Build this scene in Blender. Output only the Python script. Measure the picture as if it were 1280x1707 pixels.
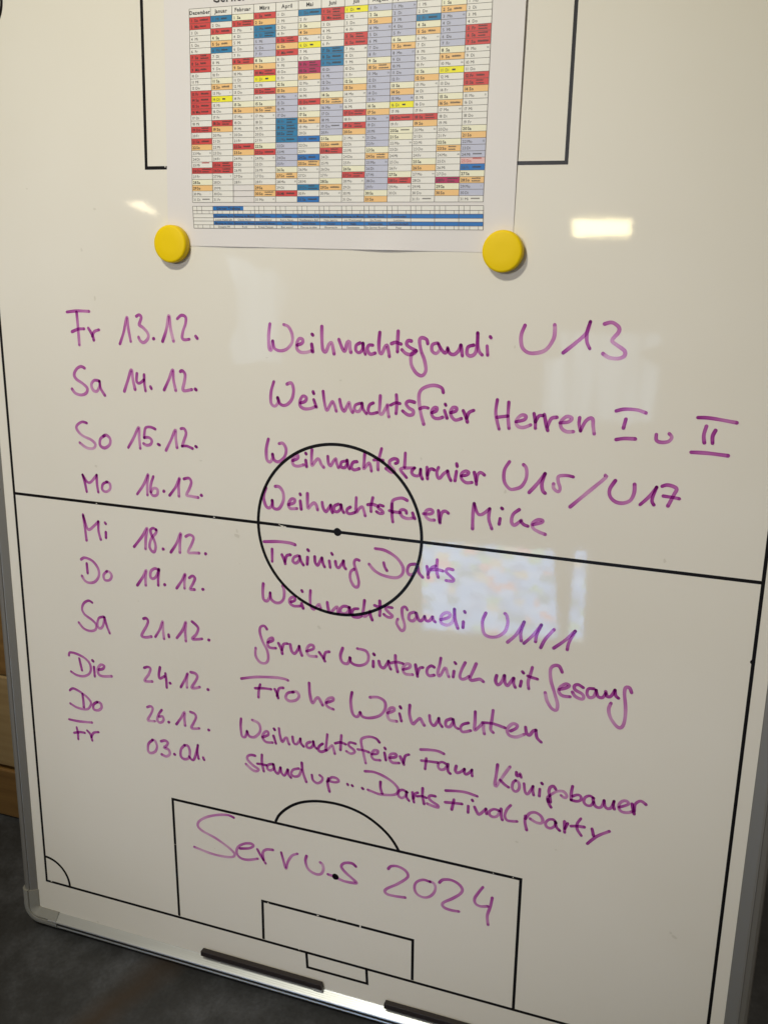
import bpy, math, random, datetime
from mathutils import Matrix, Vector
R = math.radians
S = bpy.context.scene
for o in list(bpy.data.objects): bpy.data.objects.remove(o)
COL = S.collection

# ---------------------------------------------------------------- frame of the board
# local board frame: x to the right, z up along the board, -y towards the viewer, origin at the lower edge
LEAN = 15.0
V0 = 0.4868                     # bottom edge, measured down from the halfway line
M = Matrix.Translation((0, 0, 0.0045)) @ Matrix.Rotation(R(-LEAN), 4, 'X')
def P(u, v, h=0.0): return Vector((u, -h, V0 - v))

# ---------------------------------------------------------------- camera
cam = bpy.data.cameras.new('camera'); co = bpy.data.objects.new('camera', cam); COL.objects.link(co)
CAMM = Matrix([[0.9394694, -0.1042276, 0.3263951, 0.648681], [0.3421746, 0.236156, -0.9094762, -0.740938], [0.0177123, 0.9661092, 0.2575253, 0.7186522], [0.0, 0.0, 0.0, 1.0]])
CAML = 45.5971
co.matrix_world = M @ CAMM
cam.sensor_fit = 'HORIZONTAL'; cam.sensor_width = 36.0; cam.lens = CAML
cam.clip_start = 0.01; cam.clip_end = 60
S.camera = co

# ---------------------------------------------------------------- light
w = bpy.data.worlds.new('World'); S.world = w; w.use_nodes = True
nt = w.node_tree; bg = nt.nodes['Background']
tc = nt.nodes.new('ShaderNodeTexCoord'); sx = nt.nodes.new('ShaderNodeSeparateXYZ'); rp = nt.nodes.new('ShaderNodeValToRGB')
mr = nt.nodes.new('ShaderNodeMapRange'); mr.inputs[1].default_value = -1
nt.links.new(tc.outputs['Generated'], sx.inputs[0]); nt.links.new(sx.outputs['Z'], mr.inputs[0]); nt.links.new(mr.outputs[0], rp.inputs[0]); nt.links.new(rp.outputs[0], bg.inputs[0])
e = rp.color_ramp.elements; e[0].position = 0.3; e[0].color = (.12, .09, .07, 1); e[1].position = 0.85; e[1].color = (.96, .855, .70, 1)
bg.inputs[1].default_value = 0.245
def lamp(name, kind, loc, power, color, size, aim=None):
    l = bpy.data.lights.new(name, kind); l.energy = power; l.color = color
    o = bpy.data.objects.new(name, l); COL.objects.link(o)
    if kind == 'AREA': l.shape = 'DISK'; l.size = size
    else: l.shadow_soft_size = size
    o.location = M @ P(*loc)
    if aim: 
        d = (M @ P(*aim)) - o.location; o.rotation_euler = d.to_track_quat('-Z', 'Y').to_euler()
    return o
lamp('room_lamp', 'POINT', (.17, -.90, .83), 25.5, (1, .97, .82), .04)
sp = lamp('added_fill_spot', 'SPOT', (-0.2923, -0.7072, 2.8), 72, (.93, .93, 1), .015, (.29,.0,0)); sp.data.spot_size = R(22.5); sp.data.spot_blend = .75  # added unseen spot: brightens the middle, its cone edge leaves the bottom darker
S.view_settings.view_transform = 'Standard'; S.view_settings.look = 'None'
S.view_settings.exposure = 0.10; S.view_settings.gamma = 1
S.render.engine = 'CYCLES'; S.cycles.transparent_max_bounces = 16

# ---------------------------------------------------------------- helpers
def mat(name, col=(.5, .5, .5), rough=.5, metal=0, ior=1.5, coat=0):
    m = bpy.data.materials.new(name); m.use_nodes = True
    b = m.node_tree.nodes['Principled BSDF']
    b.inputs['Base Color'].default_value = (*col, 1); b.inputs['Roughness'].default_value = rough
    b.inputs['Metallic'].default_value = metal; b.inputs['IOR'].default_value = ior
    b.inputs['Coat Weight'].default_value = coat
    return m
def nodes(m): return m.node_tree.nodes, m.node_tree.links, m.node_tree.nodes['Principled BSDF']
def noise(m, scale, detail=3, coord='Object', rough=.5, stretch=None):
    n, l, b = nodes(m)
    t = n.new('ShaderNodeTexCoord'); x = n.new('ShaderNodeTexNoise'); x.inputs['Scale'].default_value = scale
    x.inputs['Detail'].default_value = detail; x.inputs['Roughness'].default_value = rough
    if stretch:
        mp = n.new('ShaderNodeMapping'); mp.inputs['Scale'].default_value = stretch
        l.new(t.outputs[coord], mp.inputs[0]); l.new(mp.outputs[0], x.inputs['Vector'])
    else: l.new(t.outputs[coord], x.inputs['Vector'])
    return x
def ramp(m, src, stops):
    n, l, b = nodes(m); r = n.new('ShaderNodeValToRGB'); l.new(src, r.inputs[0]); el = r.color_ramp.elements
    while len(el) < len(stops): el.new(.5)
    for k, (p, c) in enumerate(stops): el[k].position = p; el[k].color = (*c, 1)
    return r
def bump(m, src, strength, dist=.001):
    n, l, b = nodes(m); bp = n.new('ShaderNodeBump'); bp.inputs['Strength'].default_value = strength
    bp.inputs['Distance'].default_value = dist; l.new(src, bp.inputs['Height']); l.new(bp.outputs[0], b.inputs['Normal'])
def obj(name, verts, faces, m, parent=None, smooth=False, fmat=None, mats=None):
    me = bpy.data.meshes.new(name); me.from_pydata([tuple(v) for v in verts], [], faces)
    for mm in (mats or [m]): me.materials.append(mm)
    if fmat: me.polygons.foreach_set('material_index', fmat)
    if smooth: me.polygons.foreach_set('use_smooth', [True] * len(me.polygons))
    me.update()
    o = bpy.data.objects.new(name, me); COL.objects.link(o)
    if parent: o.parent = parent
    return o
def tag(o, label=None, cat=None, group=None, kind=None):
    for k, v in (('label', label), ('category', cat), ('group', group), ('kind', kind)):
        if v: o[k] = v
    return o
def thing(name, mw, label, cat, group=None):
    o = bpy.data.objects.new(name, None); o.empty_display_size = .02; COL.objects.link(o); o.matrix_world = mw
    return tag(o, label, cat, group)
def boxv(x0, x1, y0, y1, z0, z1):
    v = [(x, y, z) for x in (x0, x1) for y in (y0, y1) for z in (z0, z1)]
    f = [(0, 1, 3, 2), (4, 6, 7, 5), (0, 4, 5, 1), (2, 3, 7, 6), (0, 2, 6, 4), (1, 5, 7, 3)]
    return v, f
def bevelled(o, wdt, seg=2):
    b = o.modifiers.new('bevel', 'BEVEL'); b.width = wdt; b.segments = seg; b.limit_method = 'ANGLE'
    return o

# ---------------------------------------------------------------- materials
m_board = mat('enamel_white', (.80, .775, .685), .075)
n_, l_, b_ = nodes(m_board)
x = noise(m_board, 5, 4); r_ = ramp(m_board, x.outputs['Fac'], [(.3, (.79, .745, .645)), (.7, (.82, .78, .69))]); l_.new(r_.outputs[0], b_.inputs['Base Color'])
x2 = noise(m_board, 260, 2); bump(m_board, x2.outputs['Fac'], .05, .00012)
x3 = noise(m_board, 9, 5, rough=.7); r3 = ramp(m_board, x3.outputs['Fac'], [(.35, (.025,) * 3), (.75, (.055,) * 3)]); l_.new(r3.outputs[0], b_.inputs['Roughness'])
m_line = mat('printed_black', (.007, .006, .006), .34); nodes(m_line)[2].inputs['Specular IOR Level'].default_value = .22
m_alu = mat('brushed_aluminium', (.62, .64, .63), .34, 1)
x = noise(m_alu, 6, 3, stretch=(1, 8, 8)); n_, l_, b_ = nodes(m_alu)
r_ = ramp(m_alu, x.outputs['Fac'], [(.3, (.32,) * 3), (.7, (.42,) * 3)]); l_.new(r_.outputs[0], b_.inputs['Roughness'])
m_side = mat('anodised_side_rail', (.36, .345, .31), .48, .7)
m_cap = mat('grey_plastic', (.27, .265, .235), .42)
m_groove = mat('dark_strip', (.03, .028, .024), .5)
m_screw = mat('screw_steel', (.7, .7, .7), .25, 1)
m_paper = mat('paper_white', (.74, .70, .67), .6)
x = noise(m_paper, 900, 2); bump(m_paper, x.outputs['Fac'], .08, .0002)
m_bar = mat('dark_brown_plastic', (.020, .013, .011), .42)
m_yel = mat('yellow_plastic', (.86, .60, .001), .5)
n_, l_, b_ = nodes(m_yel); b_.inputs['Specular IOR Level'].default_value = .2
m_clear = mat('clear_plastic', (.9, .9, .86), .12); nodes(m_clear)[2].inputs['Transmission Weight'].default_value = .8
m_slate = mat('dark_slate', (.03, .03, .03), .5)
n_, l_, b_ = nodes(m_slate)
x = noise(m_slate, 13, 9, rough=.66); r_ = ramp(m_slate, x.outputs['Fac'], [(.28, (.013, .0125, .011)), (.5, (.031, .032, .033)), (.72, (.078, .081, .088))])
x2 = noise(m_slate, 260, 3)
mx = n_.new('ShaderNodeMixRGB'); mx.blend_type = 'MULTIPLY'; mx.inputs[0].default_value = .5
r2 = ramp(m_slate, x2.outputs['Fac'], [(.3, (.6, .6, .6)), (.7, (1.25, 1.25, 1.25))])
l_.new(r_.outputs[0], mx.inputs[1]); l_.new(r2.outputs[0], mx.inputs[2])
# a brown streak in the colour, starting at the frame
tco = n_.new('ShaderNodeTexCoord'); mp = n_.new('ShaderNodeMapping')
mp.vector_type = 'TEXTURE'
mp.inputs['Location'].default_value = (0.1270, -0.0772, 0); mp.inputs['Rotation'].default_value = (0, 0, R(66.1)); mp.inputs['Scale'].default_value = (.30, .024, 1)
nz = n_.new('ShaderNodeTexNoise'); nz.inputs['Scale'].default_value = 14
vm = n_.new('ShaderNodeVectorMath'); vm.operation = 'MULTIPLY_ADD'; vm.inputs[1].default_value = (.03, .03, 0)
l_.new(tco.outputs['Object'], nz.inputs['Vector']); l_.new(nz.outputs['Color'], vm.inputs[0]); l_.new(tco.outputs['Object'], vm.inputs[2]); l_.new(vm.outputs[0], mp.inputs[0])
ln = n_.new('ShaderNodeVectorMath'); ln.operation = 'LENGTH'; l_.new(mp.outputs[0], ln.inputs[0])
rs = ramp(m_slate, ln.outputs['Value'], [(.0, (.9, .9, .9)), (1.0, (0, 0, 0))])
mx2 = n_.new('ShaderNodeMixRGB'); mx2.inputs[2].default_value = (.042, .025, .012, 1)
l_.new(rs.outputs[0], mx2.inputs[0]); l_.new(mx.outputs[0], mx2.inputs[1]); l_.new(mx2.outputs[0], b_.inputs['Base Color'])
bump(m_slate, x.outputs['Fac'], .5, .002)
def wood(name, a, b):
    m = mat(name, a, .45); n, l, bb = nodes(m); x = noise(m, 8, 6, stretch=(.6, 1, 14)); r = ramp(m, x.outputs['Fac'], [(.3, a), (.7, b)]); l.new(r.outputs[0], bb.inputs['Base Color']); return m
m_wood = wood('honey_wood', (.16, .080, .020), (.24, .13, .036))
m_wood2 = wood('pale_wood', (.26, .165, .065), (.34, .23, .10))
m_dark = mat('dark_recess', (.02, .012, .006), .7)
def ink_mat(name, gloss):
    m = bpy.data.materials.new(name); m.use_nodes = True; n, l = m.node_tree.nodes, m.node_tree.links
    n.remove(n['Principled BSDF'])
    at = n.new('ShaderNodeAttribute'); at.attribute_name = 'tint'
    tr = n.new('ShaderNodeBsdfTransparent'); l.new(at.outputs['Color'], tr.inputs[0])
    gl = n.new('ShaderNodeBsdfGlossy'); gl.inputs['Roughness'].default_value = .12; gl.inputs['Color'].default_value = (gloss, gloss, gloss, 1)
    ad = n.new('ShaderNodeAddShader'); l.new(tr.outputs[0], ad.inputs[0]); l.new(gl.outputs[0], ad.inputs[1]); l.new(ad.outputs[0], n['Material Output'].inputs[0])
    return m
m_ink = ink_mat('purple_marker_ink', .022)
m_grime = ink_mat('grime', .0)

# ---------------------------------------------------------------- setting
def sheet(name, x0, x1, y0, y1, z, m):
    return tag(obj(name, [(x0, y0, z), (x1, y0, z), (x1, y1, z), (x0, y1, z)], [(0, 1, 2, 3)], m), kind='structure')
sheet('ground', -4, 4, -4, 4, 0, m_slate)

# ---------------------------------------------------------------- whiteboard
U0, U1 = -.0112, .6950; VT = -.4705; VB = .4705
board = thing('whiteboard', M, 'white tactics board with printed football pitch and purple marker handwriting', 'whiteboard')
v, f = boxv(U0 - .004, U1 + .004, 0, .010, V0 - VB - .004, V0 - VT + .004)
obj('writing_surface', v, f, m_board, board)
def sweep(name, prof, a0, a1, side, m, parent, smooth=False):
    # prof: list of (outward, height) points, swept between a0 and a1 along the rail
    vs = []
    for a in (a0, a1):
        for (q, h) in prof:
            if side == 'bottom': vs.append(P(a, VB + q, h))
            elif side == 'top': vs.append(P(a, VT - q, h))
            elif side == 'left': vs.append(P(U0 - q, a, h))
            else: vs.append(P(U1 + q, a, h))
    n = len(prof); fs = [(k, (k + 1) % n, n + (k + 1) % n, n + k) for k in range(n)] + [tuple(range(n)), tuple(range(2 * n - 1, n - 1, -1))]
    o = obj(name, vs, fs, m, parent)
    if side in ('bottom', 'right'): pass
    return o
BK = -.0125
ridges = []
for k in range(5):                        # fine steps up the sloping inner face
    a = .0004 + k * .00137; b = .0009 + k * .00128
    ridges += [(a, b), (a + .00085, b + .00100), (a + .00105, b + .00078)]
p_bottom = [(0, BK), (0, .0006)] + ridges + [(.0072, .0070), (.0076, .0073), (.0083, .0075), (.0089, .0073), (.0092, .0066), (.0094, .0046), (.0132, .0046), (.0134, .0054), (.0142, .0057), (.0156, .0052), (.0162, .0035), (.0162, BK)]
p_left = [(0, BK), (0, .0006), (.0006, .0011), (.0056, .0050), (.0062, .0052), (.0065, .0042), (.0070, .0042), (.0074, .0054), (.0110, .0052), (.0135, .0042), (.0146, .0020), (.0146, BK)]
p_right = [(0, BK), (0, .0008), (.0006, .0012), (.0090, .0046), (.0098, .0052), (.0106, .0052), (.0112, .0044), (.0150, .0036), (.0172, .0022), (.0182, -.0004), (.0182, BK)]
o = sweep('frame_rail', p_bottom, .0045, .680, 'bottom', m_alu, board); tag(o, 'ridged aluminium bottom rail of the board frame')
o = sweep('groove_strip', [(.0096, .0040), (.0096, .0050), (.0130, .0050), (.0130, .0040)], .0155, .679, 'bottom', m_groove, board); tag(o, 'dark strip in the groove of the bottom rail')  # plain dark strip added to darken the groove
o = sweep('frame_rail', p_left, -.4555, .4535, 'left', m_side, board); tag(o, 'left side rail of the board frame')
o = sweep('frame_rail', p_right, -.4555, .4535, 'right', m_side, board); tag(o, 'right side rail of the board frame')
o = sweep('frame_rail', p_bottom, .0045, .680, 'top', m_alu, board); tag(o, 'top rail of the board frame')
def corner_cap(sx, sv, label):
    # an L of plastic round the corner: swept profile along a rounded path
    cu = U0 if sx < 0 else U1; cv = VB if sv > 0 else VT
    prof = [(-.0008, BK - .0006), (-.0008, .0012), (.0004, .0022), (.0064, .0070), (.0070, .0070), (.0073, .0052), (.0084, .0052), (.0088, .0072), (.0120, .0070), (.0150, .0060), (.0172, .0036), (.0182, .0000), (.0182, BK - .0006)]
    path = []                                  # (u, v, outward direction)
    path.append((cu, cv - sv * .0225, (sx, 0))); path.append((cu, cv - sv * .003, (sx, 0)))
    for k in range(1, 10):
        a = k / 10 * math.pi / 2; path.append((cu - sx * .003 * (1 - math.cos(a)), cv - sv * .003 * (1 - math.sin(a)), (sx * math.cos(a), sv * math.sin(a))))
    path.append((cu - sx * .003, cv, (0, sv))); path.append((cu - sx * .0265, cv, (0, sv)))
    vs = []; n = len(prof)
    for (a, b, (dx, dv)) in path:
        for (qq, h) in prof: vs.append(P(a + dx * qq, b + dv * qq, h))
    fs = [(i * n + k, i * n + (k + 1) % n, (i + 1) * n + (k + 1) % n, (i + 1) * n + k) for i in range(len(path) - 1) for k in range(n)]
    fs += [tuple(range(n)), tuple(range(len(vs) - 1, len(vs) - n - 1, -1))]
    o = obj('corner_cap', vs, fs, m_cap, board); bevelled(o, .0004, 2); return tag(o, label)
corner_cap(-1, 1, 'grey plastic corner cap at the lower left corner of the frame')
corner_cap(1, 1, 'grey plastic corner cap at the lower right corner of the frame')
corner_cap(-1, -1, 'upper left corner cap'); corner_cap(1, -1, 'upper right corner cap')
def disc(name, u, v, h0, prof, m, parent, seg=48, smooth=True):
    vs = []; fs = []
    for (r, h) in prof:
        for k in range(seg): a = 2 * math.pi * k / seg; vs.append(P(u + r * math.cos(a), v + r * math.sin(a), h0 + h))
    for i in range(len(prof) - 1):
        for k in range(seg): fs.append((i * seg + k, i * seg + (k + 1) % seg, (i + 1) * seg + (k + 1) % seg, (i + 1) * seg + k))
    fs.append(tuple((len(prof) - 1) * seg + k for k in range(seg))); fs.append(tuple(reversed(range(seg))))
    return obj(name, vs, fs, m, parent, smooth)
disc('screw', -.0162, -.0032, .0021, [(.0030, -.001), (.0030, .0004), (.0024, .0011), (.0012, .0015), (.0003, .0016)], m_screw, board, 20)

# printed pitch
LW = .00275; LH = .00006
class Flat:
    def __init__(s): s.v = []; s.f = []; s.c = []
    def ribbon(s, pts, wd, h, closed=False):
        n = len(pts); b = len(s.v)
        for i in range(n):
            a = pts[(i - 1) % n if closed else max(i - 1, 0)]; c = pts[(i + 1) % n if closed else min(i + 1, n - 1)]
            d = Vector((c[0] - a[0], c[1] - a[1])).normalized(); nn = Vector((-d.y, d.x)) * wd / 2
            s.v.append(P(pts[i][0] + nn.x, pts[i][1] + nn.y, h)); s.v.append(P(pts[i][0] - nn.x, pts[i][1] - nn.y, h))
        for i in range(n if closed else n - 1):
            j = (i + 1) % n; s.f.append((b + 2 * i, b + 2 * i + 1, b + 2 * j + 1, b + 2 * j))
    def poly(s, pts, wd, h):               # mitred open or corner polyline
        b = len(s.v); n = len(pts)
        for i in range(n):
            p = Vector(pts[i]); a = (p - Vector(pts[i - 1])).normalized() if i else None; c = (Vector(pts[i + 1]) - p).normalized() if i < n - 1 else None
            a = a or c; c = c or a; t = (a + c).normalized(); nn = Vector((-t.y, t.x)); k = wd / 2 / max(.3, nn.dot(Vector((-a.y, a.x))))
            s.v.append(P(p.x + nn.x * k, p.y + nn.y * k, h)); s.v.append(P(p.x - nn.x * k, p.y - nn.y * k, h))
        for i in range(n - 1): s.f.append((b + 2 * i, b + 2 * i + 1, b + 2 * i + 3, b + 2 * i + 2))
    def blob(s, u, v, r, h, seg=20):
        b = len(s.v); rnd = random.Random(int(u * 1e5))
        for k in range(seg): a = 2 * math.pi * k / seg; rr = r * (1 + rnd.uniform(-.05, .05)); s.v.append(P(u + rr * math.cos(a), v + rr * math.sin(a), h))
        s.f.append(tuple(range(b, b + seg)))
    def build(s, name, m, parent, label=None): return tag(obj(name, s.v, s.f, m, parent), label)
PT = {'bl': (0.0016, 0.43384), 'ml': (0.00041, 0.00019), 'mr': (0.68204, 0.00021), 'mc': (0.34091, 0.00025), 'br': (0.683, 0.43481), 'tl': (0, -0.43481), 'tr': (0.683, -0.43481), 'cc': (0.34083, -0.00034), 'cr': 0.07567, 'pbl': (0.16698, 0.43227), 'ptl': (0.16494, 0.29751), 'ptr': (0.51654, 0.29754), 'pbr': (0.51692, 0.43361), 'utl': (0.16798922811819728, -0.4348132824445742), 'ubl': (0.16572, -0.29719), 'ubr': (0.5172, -0.29718), 'utr': (0.5172779644726839, -0.4348132824445742), 'gtl': (0.26294, 0.38846), 'gtr': (0.41914, 0.38848), 'gbl': (0.2635, 0.43236), 'gbr': (0.41972, 0.43262), 'etl': (0.31016, 0.43367), 'etr': (0.37331, 0.43361), 'ebl': (0.31134, 0.45109), 'ebr': (0.37442, 0.45082), 'sp': (0.34058, 0.34064), 'bump': (0.68252, 0.06379), 'arc': [(0.27841, 0.29631), (0.27913, 0.29453), (0.28019, 0.29201), (0.28141, 0.28958), (0.28275, 0.28754), (0.28425, 0.2856), (0.28589, 0.2837), (0.28764, 0.28185), (0.28952, 0.28003), (0.2916, 0.27821), (0.29389, 0.27634), (0.29638, 0.27446), (0.29914, 0.27266), (0.30216, 0.27096), (0.30545, 0.26934), (0.30908, 0.26786), (0.31314, 0.26651), (0.31753, 0.26529), (0.32198, 0.26431), (0.32643, 0.2636), (0.33093, 0.26313), (0.33535, 0.26285), (0.33962, 0.26273), (0.34381, 0.26281), (0.34799, 0.2631), (0.35223, 0.26359), (0.35645, 0.2643), (0.36054, 0.26521), (0.36442, 0.2663), (0.36817, 0.2676), (0.37184, 0.26912), (0.37549, 0.27089), (0.37907, 0.27287), (0.38252, 0.27501), (0.38588, 0.27736), (0.38911, 0.27988), (0.39202, 0.2824), (0.3945, 0.28489), (0.39666, 0.2874), (0.39858, 0.28985), (0.40039, 0.29247), (0.40197, 0.29503), (0.40304, 0.29682)], 'ca': 0.03017}
CHIPS = [(0.22329, -0.01704, 0.00075, 0.1), (0.22094, 0.00015, 0.0009, 0.1), (0.28817, 0.00093, 0.00165, 0.15), (0.29106, 0.00148, 0.00135, 0.15), (0.28585, -1e-05, 0.00075, 0.3), (0.26917, 0.38916, 0.0009, 0.2), (0.32262, 0.38834, 0.0012, 0.2), (0.3427, 0.38776, 0.00082, 0.2), (0.30234, 0.433, 0.0009, 1), (0.30221, 0.06633, 0.00105, 1), (0.00788, 0.43309, 0.0012, 0.3), (0.09569, 0.00046, 0.00082, 0.1), (0.49173, 0.29756, 0.00068, 0.2), (0.50957, 0.29749, 0.00068, 1.5), (0.18409, -0.29794, 0.0009, 1.5), (0.16561, 0.34869, 0.00068, 1.2), (0.38858, 0.00111, 0.00068, 0.1)]
SPECKS = [(0.61153, -0.00804, 0.0022, 1.6), (0.24358, 0.0149, 0.0032, 0.4), (0.24369, 0.01042, 0.002, 1.2), (0.3237, 0.09038, 0.0022, 0.8), (0.27573, -0.14498, 0.0012, 0), (0.34292, -0.12985, 0.0012, 0), (0.13669, 0.09214, 0.001, 0), (0.41411, -0.07018, 0.0016, 1.4), (0.51085, 0.26143, 0.0018, 0.2), (0.54482, 0.26074, 0.0014, 0), (0.55023, 0.24888, 0.001, 0), (0.64843, 0.31882, 0.0026, 0.5), (0.64522, 0.31562, 0.002, 0.9), (0.10688, -0.18846, 0.0022, 1.6), (0.11217, -0.26417, 0.002, 0.3), (0.09601, -0.22987, 0.002, 1.4), (0.04229, -0.28122, 0.0014, 0), (0.09752, -0.03545, 0.002, 0.3), (0.20922, -0.05049, 0.0016, 0), (0.50737, -0.10258, 0.001, 0), (0.21105, 0.34226, 0.0011, 0), (0.06484, 0.46814, 0.0016, 0), (0.01881, 0.47196, 0.0012, 0), (0.41163, -0.15582, 0.001, 0), (0.48661, -0.16415, 0.0014, 1.5), (0.48493, -0.04963, 0.0018, 1.5), (0.4801, -0.10713, 0.001, 0), (0.24599, 0.04106, 0.001, 0), (0.44859, -0.08057, 0.0009, 0)]
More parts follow.
